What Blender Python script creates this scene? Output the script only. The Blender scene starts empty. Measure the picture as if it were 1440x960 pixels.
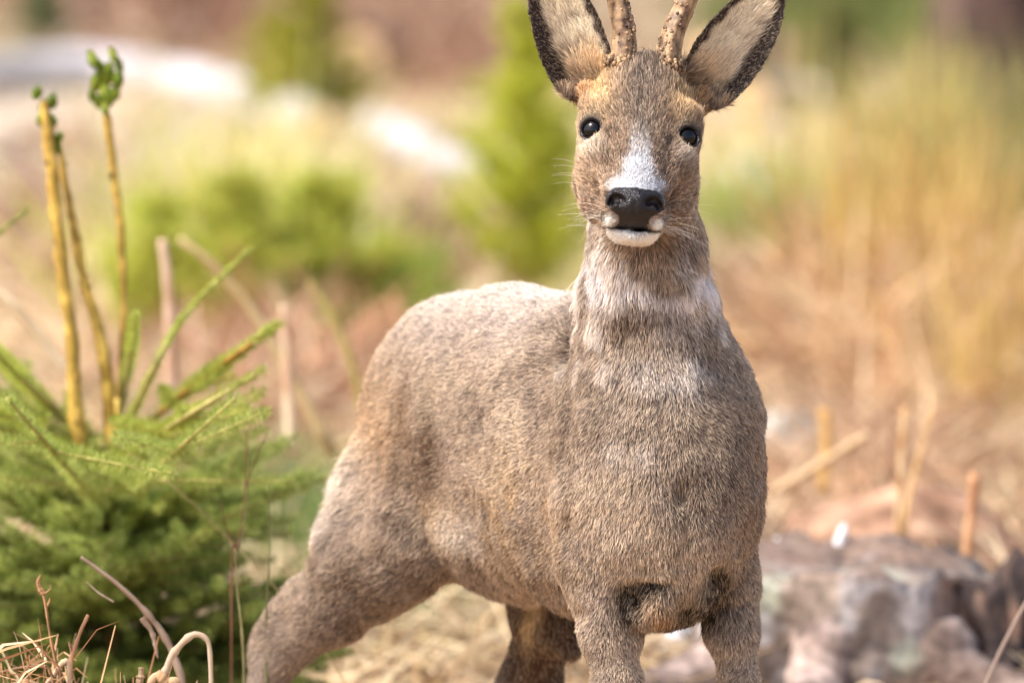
import bpy, math, random
import numpy as np
from mathutils import Vector

scene = bpy.context.scene
COL = scene.collection
rng = np.random.default_rng(7)
random.seed(7)

# ------------------------------------------------------------------ camera, world, sun, exposure
CAM = np.array([0.0, -12.0, 1.60])
AIM = np.array([0.0, 0.0, 0.675])
FPX = 14400.0                                   # focal length in pixels of a 1440 px wide frame
cd = bpy.data.cameras.new('camera')
cam = bpy.data.objects.new('camera', cd)
COL.objects.link(cam)
cam.location = CAM
cam.rotation_euler = Vector(AIM - CAM).to_track_quat('-Z', 'Y').to_euler()
cd.sensor_width = 36.0
cd.lens = FPX * 36.0 / 1440.0
cd.clip_start, cd.clip_end = 0.1, 3000.0
cd.dof.use_dof = True
cd.dof.focus_distance = 11.93
cd.dof.aperture_fstop = 4.6
scene.camera = cam

SUN_EL, SUN_AZ = math.radians(52), math.radians(-64)     # azimuth: from behind the camera (-Y), negative = from the left
sun_dir = np.array([math.sin(SUN_AZ) * math.cos(SUN_EL), -math.cos(SUN_AZ) * math.cos(SUN_EL), math.sin(SUN_EL)])
world = bpy.data.worlds.new('World')
scene.world = world
world.use_nodes = True
wn = world.node_tree
bg = wn.nodes['Background']
sky = wn.nodes.new('ShaderNodeTexSky')
sky.sky_type = 'NISHITA'
sky.sun_disc = False
sky.sun_elevation = SUN_EL
sky.sun_rotation = math.atan2(sun_dir[0], sun_dir[1])
sky.dust_density = 3.0
wn.links.new(sky.outputs[0], bg.inputs[0])
bg.inputs[1].default_value = 0.15
sl = bpy.data.lights.new('sun', 'SUN')
sl.energy = 2.7
sl.angle = math.radians(7.0)
sl.color = (1.0, 0.96, 0.89)
so = bpy.data.objects.new('sun', sl)
so.rotation_euler = Vector(sun_dir).to_track_quat('Z', 'Y').to_euler()
so.location = (0, 0, 20)
COL.objects.link(so)
vs = scene.view_settings
vs.view_transform = 'Standard'
vs.look = 'None'
vs.exposure = 1.1
vs.gamma = 1.0
scene.cycles.max_bounces = 8
scene.cycles.diffuse_bounces = 4

# ------------------------------------------------------------------ helpers
FWD = (AIM - CAM) / np.linalg.norm(AIM - CAM)
RGT = np.array([1.0, 0, 0])
UPV = np.cross(RGT, FWD)

def ray(px, py):
    return FWD + RGT * ((px - 720.0) / FPX) + UPV * ((480.0 - py) / FPX)

def P(px, py, Y=0.0):
    """world point on the plane y = Y seen at a pixel of the photograph"""
    d = ray(px, py)
    return CAM + d * ((Y - CAM[1]) / d[1])

def G(px, py, z=0.0):
    """world point on the ground seen at a pixel of the photograph"""
    d = ray(px, py)
    return CAM + d * ((z - CAM[2]) / d[2])

def proj(p):
    q = p - CAM
    w = q @ FWD
    return 720 + FPX * (q @ RGT) / w, 480 - FPX * (q @ UPV) / w

def S(r, g, b):
    c = np.array([r, g, b], dtype=float) / 255.0
    return np.where(c <= 0.04045, c / 12.92, ((c + 0.055) / 1.055) ** 2.4)

def S4(r, g, b):
    return (*S(r, g, b), 1.0)

def sstep(a, b, x):
    t = np.clip((x - a) / (b - a), 0, 1)
    return t * t * (3 - 2 * t)

def hash3(i, j, k, s=0):
    n = (i.astype(np.int64) * 73856093) ^ (j.astype(np.int64) * 19349663) ^ (k.astype(np.int64) * 83492791) ^ (s * 2654435)
    n = (n ^ (n >> 13)) * 1274126177 & 0x7fffffff
    n = (n ^ (n >> 16)) * 668265263 & 0x7fffffff
    return (n & 0xffff) / 65535.0

def vnoise(p, f, s=0):
    q = np.asarray(p) * f
    i = np.floor(q).astype(np.int64)
    t = q - i
    t = t * t * (3 - 2 * t)
    r = 0
    for a in (0, 1):
        for b in (0, 1):
            for c in (0, 1):
                w = (t[:, 0] if a else 1 - t[:, 0]) * (t[:, 1] if b else 1 - t[:, 1]) * (t[:, 2] if c else 1 - t[:, 2])
                r = r + w * hash3(i[:, 0] + a, i[:, 1] + b, i[:, 2] + c, s)
    return r * 2 - 1

def unit(v):
    return v / np.maximum(np.linalg.norm(v, axis=-1, keepdims=True), 1e-9)

def mesh_np(name, V, F, mat, smooth=False, parent=None, mats=None):
    """F: int array (n,3|4) or a list of such arrays"""
    Fs = F if isinstance(F, list) else [F]
    Fs = [np.asarray(f, dtype=np.int32) for f in Fs if len(f)]
    me = bpy.data.meshes.new(name)
    V = np.asarray(V, dtype=np.float32)
    me.vertices.add(len(V))
    me.vertices.foreach_set('co', V.ravel())
    loops = np.concatenate([f.ravel() for f in Fs])
    tot = np.concatenate([np.full(len(f), f.shape[1], dtype=np.int32) for f in Fs])
    st = np.concatenate([[0], np.cumsum(tot)[:-1]]).astype(np.int32)
    me.loops.add(len(loops))
    me.loops.foreach_set('vertex_index', loops)
    me.polygons.add(len(tot))
    me.polygons.foreach_set('loop_start', st)
    if smooth:
        me.polygons.foreach_set('use_smooth', np.ones(len(tot), dtype=bool))
    me.update(calc_edges=True)
    if mat is not None:
        me.materials.append(mat)
    o = bpy.data.objects.new(name, me)
    COL.objects.link(o)
    if parent is not None:
        o.parent = parent
        o.matrix_parent_inverse = parent.matrix_basis.inverted()
    return o

def vcol(o, c, name='col'):
    a = o.data.attributes.new(name, 'FLOAT_COLOR', 'POINT')
    c = np.asarray(c, dtype=np.float32)
    if c.shape[1] == 3:
        c = np.concatenate([c, np.ones((len(c), 1), np.float32)], 1)
    a.data.foreach_set('color', c.ravel())

def tag(o, label=None, cat=None, group=None, kind=None):
    if label: o['label'] = label
    if cat: o['category'] = cat
    if group: o['group'] = group
    if kind: o['kind'] = kind
    return o

def empty(name, loc):
    o = bpy.data.objects.new(name, None)
    o.empty_display_size = 0.05
    o.location = loc
    COL.objects.link(o)
    return o

class MB:
    """collects numpy geometry into one mesh"""
    def __init__(s):
        s.V, s.F3, s.F4, s.C, s.n = [], [], [], [], 0
    def add(s, V, F, c=None):
        V = np.asarray(V, dtype=np.float32)
        F = np.asarray(F, dtype=np.int64)
        (s.F3 if F.shape[1] == 3 else s.F4).append(F + s.n)
        s.V.append(V)
        if c is not None:
            c = np.asarray(c, dtype=np.float32)
            s.C.append(np.broadcast_to(c, (len(V), 3)) if c.ndim == 1 else c)
        s.n += len(V)
    def build(s, name, mat, parent=None, smooth=False):
        F = []
        if s.F3: F.append(np.concatenate(s.F3))
        if s.F4: F.append(np.concatenate(s.F4))
        o = mesh_np(name, np.concatenate(s.V), F, mat, smooth, parent)
        if s.C: vcol(o, np.concatenate(s.C))
        return o

def resample(pts, n):
    pts = np.asarray(pts, dtype=float)
    m = len(pts)
    # catmull-rom through the points
    ext = np.vstack([2 * pts[0] - pts[1], pts, 2 * pts[-1] - pts[-2]])
    u = np.linspace(0, m - 1, n)
    i = np.minimum(u.astype(int), m - 2)
    t = (u - i)[:, None]
    a, b, c, d = ext[i], ext[i + 1], ext[i + 2], ext[i + 3]
    return 0.5 * ((2 * b) + (c - a) * t + (2 * a - 5 * b + 4 * c - d) * t ** 2 + (3 * b - a - 3 * c + d) * t ** 3)

def frames(pts):
    T = unit(np.gradient(pts, axis=0))
    ref = np.array([0.0, 0, 1.0]) if abs(T[:, 2]).mean() < 0.8 else np.array([0.0, 1.0, 0])
    A = unit(np.cross(T, ref))
    B = np.cross(A, T)
    return T, A, B

def tube(pts, rad, sides=8, n=None, cap=True, rough=0.0, rf=30.0, seed=0, flat=1.0):
    if n: 
        rad = np.interp(np.linspace(0, 1, n), np.linspace(0, 1, len(rad)), rad) if not np.isscalar(rad) else np.full(n, rad)
        pts = resample(pts, n)
    else:
        pts = np.asarray(pts, dtype=float)
        rad = np.full(len(pts), rad) if np.isscalar(rad) else np.asarray(rad, dtype=float)
    T, A, B = frames(pts)
    th = np.linspace(0, 2 * math.pi, sides, endpoint=False)
    d = A[:, None, :] * np.cos(th)[None, :, None] + B[:, None, :] * (flat * np.sin(th))[None, :, None]
    V = pts[:, None, :] + d * rad[:, None, None]
    V = V.reshape(-1, 3)
    if rough:
        k = vnoise(V, rf, seed) + 0.5 * vnoise(V, rf * 2.3, seed + 1)
        V = V + d.reshape(-1, 3) * (k * rough * np.repeat(rad, sides))[:, None]
    m = len(pts)
    i = np.arange(m - 1)[:, None] * sides
    j = np.arange(sides)[None, :]
    j2 = (j + 1) % sides
    F = np.stack([i + j, i + j2, i + sides + j2, i + sides + j], -1).reshape(-1, 4)
    if cap:
        V = np.vstack([V, pts[0], pts[-1]])
        a, b = m * sides, m * sides + 1
        jj = np.arange(sides)
        k2 = (jj + 1) % sides
        F = np.vstack([F, np.stack([jj, np.full(sides, a), np.full(sides, a), k2], 1)]) if False else F
        tri = np.vstack([np.stack([k2, jj, np.full(sides, a)], 1), np.stack([(m - 1) * sides + jj, (m - 1) * sides + k2, np.full(sides, b)], 1)])
        return V, F, tri
    return V, F, np.zeros((0, 3), int)

def add_tube(mb, *a, c=None, **k):
    V, F, tri = tube(*a, **k)
    n0 = mb.n
    mb.add(V, F, c)
    if len(tri): mb.F3.append(tri + n0)

# ------------------------------------------------------------------ materials
def new_mat(name):
    m = bpy.data.materials.new(name)
    m.use_nodes = True
    return m, m.node_tree, m.node_tree.nodes['Principled BSDF']

def attr_mat(name, rough=0.8, spec=0.3, noise=0.0, nscale=40.0, bump=0.0, trans=0.0, attr='col', random_v=0.0):
    m, t, b = new_mat(name)
    a = t.nodes.new('ShaderNodeAttribute')
    a.attribute_name = attr
    col = a.outputs['Color']
    if noise or bump:
        tc = t.nodes.new('ShaderNodeTexCoord')
        nz = t.nodes.new('ShaderNodeTexNoise')
        nz.inputs['Scale'].default_value = nscale
        nz.inputs['Detail'].default_value = 6
        t.links.new(tc.outputs['Object'], nz.inputs['Vector'])
    if noise:
        mr = t.nodes.new('ShaderNodeMapRange')
        mr.inputs['From Min'].default_value = 0.3
        mr.inputs['From Max'].default_value = 0.7
        mr.inputs['To Min'].default_value = 1 - noise
        mr.inputs['To Max'].default_value = 1 + noise
        t.links.new(nz.outputs[0], mr.inputs[0])
        mx = t.nodes.new('ShaderNodeVectorMath')
        mx.operation = 'SCALE'
        t.links.new(col, mx.inputs[0])
        t.links.new(mr.outputs[0], mx.inputs['Scale'])
        col = mx.outputs[0]
    t.links.new(col, b.inputs['Base Color'])
    b.inputs['Roughness'].default_value = rough
    b.inputs['Specular IOR Level'].default_value = spec
    if bump:
        bp = t.nodes.new('ShaderNodeBump')
        bp.inputs['Strength'].default_value = 0.6
        bp.inputs['Distance'].default_value = bump
        t.links.new(nz.outputs[0], bp.inputs['Height'])
        t.links.new(bp.outputs[0], b.inputs['Normal'])
    if trans:
        out = t.nodes['Material Output']
        tr = t.nodes.new('ShaderNodeBsdfTranslucent')
        t.links.new(col, tr.inputs[0])
        ms = t.nodes.new('ShaderNodeMixShader')
        ms.inputs[0].default_value = trans
        t.links.new(b.outputs[0], ms.inputs[1])
        t.links.new(tr.outputs[0], ms.inputs[2])
        t.links.new(ms.outputs[0], out.inputs[0])
    return m

def flat_mat(name, c, rough=0.7, spec=0.4, **k):
    m, t, b = new_mat(name)
    b.inputs['Base Color'].default_value = (*c, 1)
    b.inputs['Roughness'].default_value = rough
    b.inputs['Specular IOR Level'].default_value = spec
    return m
# ------------------------------------------------------------------ the deer: one continuous body grown from a distance field
def axis_coords(segs):
    out = [segs[0][0]]
    for a, b, h in segs:
        n = max(1, int(round((b - a) / h)))
        out += list(np.linspace(a, b, n + 1)[1:])
    return np.array(out, dtype=np.float32)

GX = axis_coords([(-0.40, 0.0, 0.006), (0.0, 0.34, 0.0022), (0.34, 0.36, 0.006)])
GY = axis_coords([(-0.38, 0.02, 0.0026), (0.02, 0.95, 0.0065)])
GZ = axis_coords([(-0.01, 0.745, 0.005), (0.745, 1.14, 0.0022)])
FIELD = np.full((len(GX), len(GY), len(GZ)), 0.5, dtype=np.float32)

def box_of(lo, hi):
    r = []
    for g, a, b in zip((GX, GY, GZ), lo, hi):
        i0 = max(0, np.searchsorted(g, a) - 1)
        i1 = min(len(g), np.searchsorted(g, b) + 1)
        r.append(slice(i0, i1))
    return tuple(r)

def grid_of(sl):
    return GX[sl[0]][:, None, None], GY[sl[1]][None, :, None], GZ[sl[2]][None, None, :]

def blend(sl, d, k, op='add'):
    f = FIELD[sl]
    if op == 'add':
        h = np.maximum(k - np.abs(f - d), 0) / k
        FIELD[sl] = np.minimum(f, d) - h * h * k * 0.25
    else:                                       # subtract
        h = np.maximum(k - np.abs(f + d), 0) / k
        FIELD[sl] = np.maximum(f, -d) + h * h * k * 0.25

def cone(a, ra, b, rb, k=0.03, op='add'):
    a, b = np.asarray(a, dtype=np.float32), np.asarray(b, dtype=np.float32)
    m = max(ra, rb) + k + 0.02
    sl = box_of(np.minimum(a, b) - m, np.maximum(a, b) + m)
    x, y, z = grid_of(sl)
    ab = b - a
    L2 = float(ab @ ab) + 1e-12
    t = np.clip(((x - a[0]) * ab[0] + (y - a[1]) * ab[1] + (z - a[2]) * ab[2]) / L2, 0, 1)
    d = np.sqrt((x - a[0] - t * ab[0]) ** 2 + (y - a[1] - t * ab[1]) ** 2 + (z - a[2] - t * ab[2]) ** 2) - (ra + t * (rb - ra))
    blend(sl, d.astype(np.float32), k, op)

def chain(pts, k=0.03):
    for (a, ra), (b, rb) in zip(pts[:-1], pts[1:]):
        cone(a, ra, b, rb, k)

def ell(c, r, M=None, k=0.03, op='add'):
    """ellipsoid: centre, radii along the rows of M"""
    c = np.asarray(c, dtype=np.float32)
    M = np.eye(3) if M is None else np.asarray(M)
    r = np.asarray(r, dtype=np.float32)
    m = max(r) + k + 0.02
    sl = box_of(c - m, c + m)
    x, y, z = grid_of(sl)
    x, y, z = x - c[0], y - c[1], z - c[2]
    q = [(M[i, 0] * x + M[i, 1] * y + M[i, 2] * z).astype(np.float32) for i in range(3)]
    k0 = np.sqrt(sum((q[i] / r[i]) ** 2 for i in range(3)))
    k1 = np.sqrt(sum((q[i] / r[i] ** 2) ** 2 for i in range(3))) + 1e-6
    blend(sl, k0 * (k0 - 1) / k1, k, op)

# body frame: the deer stands turned, rump to the left and away
AX = unit(np.array([0.45, -0.89, 0.0]))          # tail to chest
LT = np.array([0.89, 0.45, 0.0])                 # to the deer's left
BODY = np.stack([AX, LT, np.array([0, 0, 1.0])])

ell(P(842, 650, .20), (.20, .116, .192), BODY, k=.05)
ell(P(727, 634, .42), (.22, .116, .182), BODY, k=.06)
ell(P(655, 575, .60), (.165, .106, .138), BODY, k=.06)
ell(P(760, 566, .36), (.27, .085, .118), BODY, k=.07)       # back
ell(P(938, 655, .10), (.103, .135, .165), k=.05)             # chest
ell(P(865, 665, .05), (.060, .085, .150), k=.05)             # right shoulder
ell(P(1000, 650, .07), (.050, .085, .112), k=.05)            # left shoulder
ell(P(945, 700, -.01), (.085, .075, .120), k=.05)            # breast
ell(P(925, 800, .04), (.075, .08, .065), k=.05)              # brisket
# neck
chain([(P(910, 255, -.02), .056), (P(908, 350, .005), .0585), (P(912, 430, .025), .0675), (P(921, 520, .045), .083), (P(935, 600, .08), .098)], k=.022)
ell(P(930, 572, .03), (.086, .09, .075), k=.06)
ell(P(872, 505, .21), (.055, .10, .080), k=.04)                # withers
# forelegs
chain([(P(862, 720, .03), .070), (P(852, 800, .02), .052), (P(858, 890, .005), .0275), (P(868, 960, .0), .0215), (P(871, 1075, .0), .020), (P(873, 1110, .0), .018), (P(875, 1235, .01), .0145), (P(876, 1262, .0), .017), (P(874, 1278, -.02), .014)], k=.025)
chain([(P(1003, 735, .09), .043), (P(1021, 815, .09), .032), (P(1030, 890, .075), .0265), (P(1041, 960, .07), .0195), (P(1046, 1075, .07), .0195), (P(1048, 1110, .07), .017), (P(1052, 1232, .08), .0140), (P(1053, 1256, .07), .0165), (P(1051, 1270, .05), .0135)], k=.025)
ell(P(920, 850, -.02), (.032, .035, .026), k=.014)             # rolled skin fold of the right armpit
# right hind leg (nearer, stretched back)
chain([(P(622, 590, .62), .098), (P(575, 690, .57), .078), (P(522, 788, .56), .064), (P(468, 850, .59), .044), (P(405, 905, .62), .0265), (P(384, 932, .63), .0225), (P(366, 990, .625), .0185), (P(362, 1100, .61), .0150), (P(372, 1200, .59), .0140), (P(380, 1222, .575), .0165), (P(384, 1240, .55), .0135)], k=.025)
chain([(P(620, 640, .52), .075), (P(588, 748, .48), .052), (P(560, 792, .50), .050)], k=.03)
cone(P(420, 840, .60), .016, P(383, 898, .645), .021, k=.03)   # heel tendon and point of hock
# left hind leg
chain([(P(745, 640, .64), .095), (P(765, 760, .56), .075), (P(772, 850, .52), .046), (P(803, 914, .48), .014)], k=.022)
chain([(P(770, 875, .52), .032), (P(744, 958, .60), .035), (P(692, 1014, .68), .025), (P(668, 1024, .69), .024), (P(660, 1090, .68), .0165), (P(664, 1200, .66), .0140), (P(672, 1225, .645), .0165), (P(676, 1243, .62), .0135)], k=.022)
# tail stub
cone(P(590, 540, .76), .03, P(578, 600, .80), .018, k=.03)

# head frame (centimetres): u right, v up, w towards the camera
ROLL = math.radians(4.6)
HU = RGT * math.cos(ROLL) - UPV * math.sin(ROLL)
HV = UPV * math.cos(ROLL) + RGT * math.sin(ROLL)
HW = -FWD
HO = P(899.5, 189, -0.13)
HM = np.stack([HU, HV, HW])
def H(u, v, w):
    return HO + (HU * u + HV * v + HW * w) * 0.01
def hrot(about, deg):
    """head axes turned about one of them"""
    a = math.radians(deg)
    c, s = math.cos(a), math.sin(a)
    R = {'u': [[1, 0, 0], [0, c, s], [0, -s, c]], 'v': [[c, 0, s], [0, 1, 0], [-s, 0, c]], 'w': [[c, s, 0], [-s, c, 0], [0, 0, 1]]}[about]
    return np.array(R) @ HM
def hell(c, r, M=None, k=.6, op='add'):
    ell(H(*c), np.array(r) * .01, HM if M is None else M, k * .01, op)
def hcone(a, ra, b, rb, k=.6, op='add'):
    cone(H(*a), ra * .01, H(*b), rb * .01, k * .01, op)

hell((0, 2.6, -5.0), (5.9, 6.0, 7.4), k=2.0)
hell((0, 1.2, -1.6), (6.9, 4.0, 4.6), k=2.0)
hcone((0, 3.0, -2.2), 4.7, (0, -6.2, 7.0), 2.9, k=1.6)
hcone((0, -6.2, 7.0), 2.9, (0, -8.6, 8.8), 2.75, k=1.0)
for s in (-1, 1):
    hell((s * 3.65, -4.2, -1.6), (3.2, 6.2, 5.4), k=1.6)          # cheek
    hcone((s * 3.15, -6.5, -3.0), 2.85, (s * 1.0, -10.6, 6.0), 2.1, k=1.8)   # jaw
    hcone((s * 4.6, -.6, 1.0), 2.0, (s * 2.2, -6.0, 6.5), 1.8, k=1.6)       # side of the face below the eye
    hell((s * 4.6, 2.4, .6), (2.3, 1.5, 1.9), k=1.2)             # brow
    hell((s * 2.2, -9.9, 8.4), (1.7, 1.5, 2.0), k=.9)          # upper lip
    hell((s * 2.15, -8.0, 9.9), (1.35, 1.5, 1.7), k=.7)          # wing of the nose
hell((0, -8.2, 9.9), (2.5, 1.95, 2.0), k=.7)                     # nose pad
hell((0, -11.55, 6.9), (2.45, 1.25, 2.9), k=.6)                   # chin
hell((0, -11.12, 10.2), (2.5, .10, 1.8), k=.25, op='sub')        # mouth
hell((0, -8.9, 12.1), (.16, 1.5, .5), k=.3, op='sub')            # philtrum
EYES = []
for s in (-1, 1):
    M = hrot('w', s * 24)
    hell((s * 2.05, -7.75, 12.0), (1.1, .62, 1.5), M, k=.3, op='sub')     # nostril
    hell((s * 2.75, -8.25, 11.4), (.38, .75, 1.3), M, k=.3, op='sub')
    c = np.array([s * 5.30, 0.0, 1.45])
    look = unit(np.array([s * .34, .04, .92]))
    EYES.append((c, look))
    hell(c, (1.78, 1.70, 1.72), k=.8)
    a = c + look * 0.5
    hell(c + look * 1.75, (1.30, 1.20, 1.9), np.stack([unit(np.cross(HV, HM.T @ look)), HV, HM.T @ look]), k=.25, op='sub')

# ears: cupped leaves
EARS = []
def ear(base, tip, n, W, depth, k=.5):
    """base, tip in head cm; n: direction the cup opens to"""
    base, tip = np.array(base, float), np.array(tip, float)
    L = np.linalg.norm(tip - base)
    ea = (tip - base) / L
    n = np.array(n, float)
    n = unit(n - ea * (n @ ea))
    eb = np.cross(ea, n)
    EARS.append((base, ea, eb, n, L, W, depth))
    pad = W + 2.5
    lo, hi = np.minimum(base, tip) - pad, np.maximum(base, tip) + pad
    cs = np.array([H(x, y, z) for x in (lo[0], hi[0]) for y in (lo[1], hi[1]) for z in (lo[2], hi[2])])
    sl = box_of(cs.min(0), cs.max(0))
    x, y, z = grid_of(sl)
    o = H(*base)
    def co(ax):
        w = HM.T @ ax
        return ((x - o[0]) * w[0] + (y - o[1]) * w[1] + (z - o[2]) * w[2]) * 100
    a, b, c = co(ea), co(eb), co(n)
    s_ = a / L
    w = W * np.interp(s_.ravel(), EAR_S, EAR_W).reshape(s_.shape)
    dep = depth * np.interp(s_.ravel(), EAR_S, EAR_D).reshape(s_.shape)
    q = np.clip(np.abs(b) / np.maximum(w, .05), 0, 1.15)
    cs_ = -dep * (1 - q ** 2.2)
    d = np.maximum(np.abs(c - cs_) * .8 - .24, np.maximum(np.abs(b) - w, np.maximum(-a, a - L)))
    d = (d * .01).astype(np.float32)
    blend(sl, d, k * .01)
EAR_S = np.array([-.2, 0, .12, .3, .5, .7, .85, .95, 1.0, 1.2])
EAR_W = np.array([.50, .66, .90, 1.02, 1.0, .88, .66, .42, .20, .15])
EAR_D = np.array([1.2, 1.2, 1.15, 1.0, .8, .5, .28, .12, .03, .0])

hcone((-4.0, 2.6, -6.0), 2.6, (-6.0, 4.0, -7.2), 1.5, k=1.0)
hcone((4.0, 2.8, -6.0), 2.6, (6.4, 4.4, -7.2), 1.5, k=1.0)
ear((-6.1, 4.4, -4.6), (-12.9, 19.2, -6.0), (-.30, .10, 1), 4.05, 3.0)
ear((6.5, 4.9, -4.6), (14.7, 18.6, -6.0), (.30, .1, 1), 4.05, 3.0)

def surface_net():
    S_ = FIELD < 0
    nx, ny, nz = S_.shape
    c = np.zeros((nx - 1, ny - 1, nz - 1), dtype=np.uint8)
    for a in (0, 1):
        for b in (0, 1):
            for d in (0, 1):
                c += S_[a:nx - 1 + a, b:ny - 1 + b, d:nz - 1 + d]
    I, J, K = np.nonzero((c > 0) & (c < 8))
    n = len(I)
    ids = np.full(c.shape, -1, dtype=np.int32)
    ids[I, J, K] = np.arange(n)
    corners = [(a, b, d) for a in (0, 1) for b in (0, 1) for d in (0, 1)]
    val = np.stack([FIELD[I + a, J + b, K + d] for a, b, d in corners], 1)
    acc = np.zeros((n, 3)); cnt = np.zeros(n)
    for p in range(8):
        for q in range(p + 1, 8):
            dd = np.array(corners[q]) - np.array(corners[p])
            if np.abs(dd).sum() != 1: continue
            m = (val[:, p] < 0) != (val[:, q] < 0)
            t = val[m, p] / (val[m, p] - val[m, q])
            acc[m] += np.array(corners[p]) + t[:, None] * dd
            cnt[m] += 1
    f = acc / cnt[:, None]
    V = np.stack([g[i] + f[:, x] * (g[i + 1] - g[i]) for x, (g, i) in enumerate(((GX, I), (GY, J), (GZ, K)))], 1)
    Q = []
    # edges along x, y, z
    e = S_[:-1] != S_[1:]
    i, j, k = np.nonzero(e[:, 1:-1, 1:-1]); j += 1; k += 1
    q = np.stack([ids[i, j - 1, k - 1], ids[i, j, k - 1], ids[i, j, k], ids[i, j - 1, k]], 1)
    fl = ~S_[i, j, k]; q[fl] = q[fl][:, ::-1]; Q.append(q)
    e = S_[:, :-1] != S_[:, 1:]
    i, j, k = np.nonzero(e[1:-1, :, 1:-1]); i += 1; k += 1
    q = np.stack([ids[i - 1, j, k - 1], ids[i - 1, j, k], ids[i, j, k], ids[i, j, k - 1]], 1)
    fl = ~S_[i, j, k]; q[fl] = q[fl][:, ::-1]; Q.append(q)
    e = S_[:, :, :-1] != S_[:, :, 1:]
    i, j, k = np.nonzero(e[1:-1, 1:-1, :]); i += 1; j += 1
    q = np.stack([ids[i - 1, j - 1, k], ids[i, j - 1, k], ids[i, j, k], ids[i - 1, j, k]], 1)
    fl = ~S_[i, j, k]; q[fl] = q[fl][:, ::-1]; Q.append(q)
    return V, np.concatenate(Q)

BV, BF = surface_net()
del FIELD
# relax the grid steps
E = np.concatenate([BF[:, [0, 1]], BF[:, [1, 2]], BF[:, [2, 3]], BF[:, [3, 0]]])
deg = np.bincount(E[:, 0], minlength=len(BV))
for it, lam in enumerate((.5, .5, -.3, .5, .5)):
    s_ = np.stack([np.bincount(E[:, 0], BV[E[:, 1], x], len(BV)) for x in range(3)], 1)
    BV = BV + lam * (s_ / np.maximum(deg, 1)[:, None] - BV)

def vnormals(V, F):
    d1, d2 = V[F[:, 2]] - V[F[:, 0]], V[F[:, 3]] - V[F[:, 1]]
    fn = np.cross(d1, d2)
    N = np.zeros_like(V)
    for c in range(4):
        for x in range(3):
            N[:, x] += np.bincount(F[:, c], fn[:, x], len(V))
    return unit(N)
BN = vnormals(BV, BF)

# muscle, bone and folds
def headco(p):
    return (p - HO) @ HM.T * 100
def relief(V, N):
    d = np.zeros(len(V))
    def dent(px, py, rx, ry, mm, y0=-1, y1=.16, rot=0):
        a = math.radians(rot)
        dx = V[:, 0] - (px - 720) / 1200; dz = V[:, 2] - (.675 - (py - 480) / 1200)
        e, f = dx * math.cos(a) + dz * math.sin(a), -dx * math.sin(a) + dz * math.cos(a)
        g = np.exp(-(e / (rx / 1200)) ** 2 - (f / (ry / 1200)) ** 2)
        g = g * (V[:, 1] > y0) * sstep(y1 + .04, y1, V[:, 1]) * np.clip(-(N @ FWD) * 1.6 + .1, 0, 1)
        d[:] -= g * mm * .001
    dent(957, 688, 15, 20, 14); dent(964, 735, 9, 50, 6, rot=-6); dent(930, 620, 7, 60, 4)
    dent(1012, 815, 15, 24, 16); dent(982, 862, 28, 16, 10); dent(890, 842, 17, 22, 16); dent(912, 818, 30, 8, 10)
    dent(926, 852, 15, 18, -8)
    dent(802, 490, 9, 60, 9, y1=.3); dent(797, 600, 11, 70, 7); dent(802, 740, 11, 70, 7); dent(812, 868, 14, 14, 8)
    dent(850, 690, 30, 90, -6); dent(868, 770, 24, 34, -5); dent(835, 560, 26, 50, -4)
    dent(1008, 520, 12, 60, 6); dent(1035, 640, 18, 80, -4); dent(990, 610, 12, 60, 4, rot=10)
    dent(880, 480, 9, 60, 4, rot=-8); dent(950, 450, 8, 50, 4); dent(905, 560, 40, 10, 4)
    dent(606, 690, 16, 75, 9, .2, 1.2); dent(700, 560, 30, 120, -4, .2, 1.2, 15); dent(655, 690, 16, 80, 4, .2, 1.2, 20)
    dent(590, 470, 30, 26, -6, .2, 1.2); dent(625, 520, 20, 60, 4, .2, 1.2, 10)
    dent(525, 690, 12, 50, 5, .2, 1.2, 10); dent(428, 868, 8, 50, 7, .2, 1.2, -32); dent(520, 840, 12, 40, 4, .2, 1.2, -50)
    for x in (690, 730, 770): dent(x, 650, 7, 110, 2.5, .1, 1.2, 12)
    h = headco(V)
    hd = sstep(-14, -12, h[:, 1]) * sstep(-9, -7, h[:, 2])
    ears = (np.abs(h[:, 0]) > 5) & (h[:, 1] > 4)
    n_ = .0032 * vnoise(V, 24, 105) * sstep(.60, .68, V[:, 2]) * sstep(.2, .1, V[:, 1]) + .0042 * vnoise(V, 13, 100) + .0024 * vnoise(V, 31, 101) + .0011 * vnoise(V, 75, 102)
    d += n_ * (1 - hd) + .0011 * vnoise(V, 55, 103) * hd * ~ears * (h[:, 2] < 6)
    def hdent(u, v, ru, rv, mm):
        for s in (-1, 1):
            d[:] -= np.exp(-((h[:, 0] - s * u) / ru) ** 2 - ((h[:, 1] - v) / rv) ** 2) * hd * (h[:, 2] > -2) * mm * .001
    hdent(3.4, -3.9, 1.0, 2.2, 5.5); hdent(3.5, -.9, .7, .8, 3.0); hdent(6.2, -6.5, 1.2, 1.6, 3.0)
    hdent(0, 4.5, .8, 3.0, 1.5); hdent(2.4, 4.0, 1.2, 2.5, -1.5)
    return V + N * d[:, None]
BV = relief(BV, BN)
BN = vnormals(BV, BF)

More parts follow.
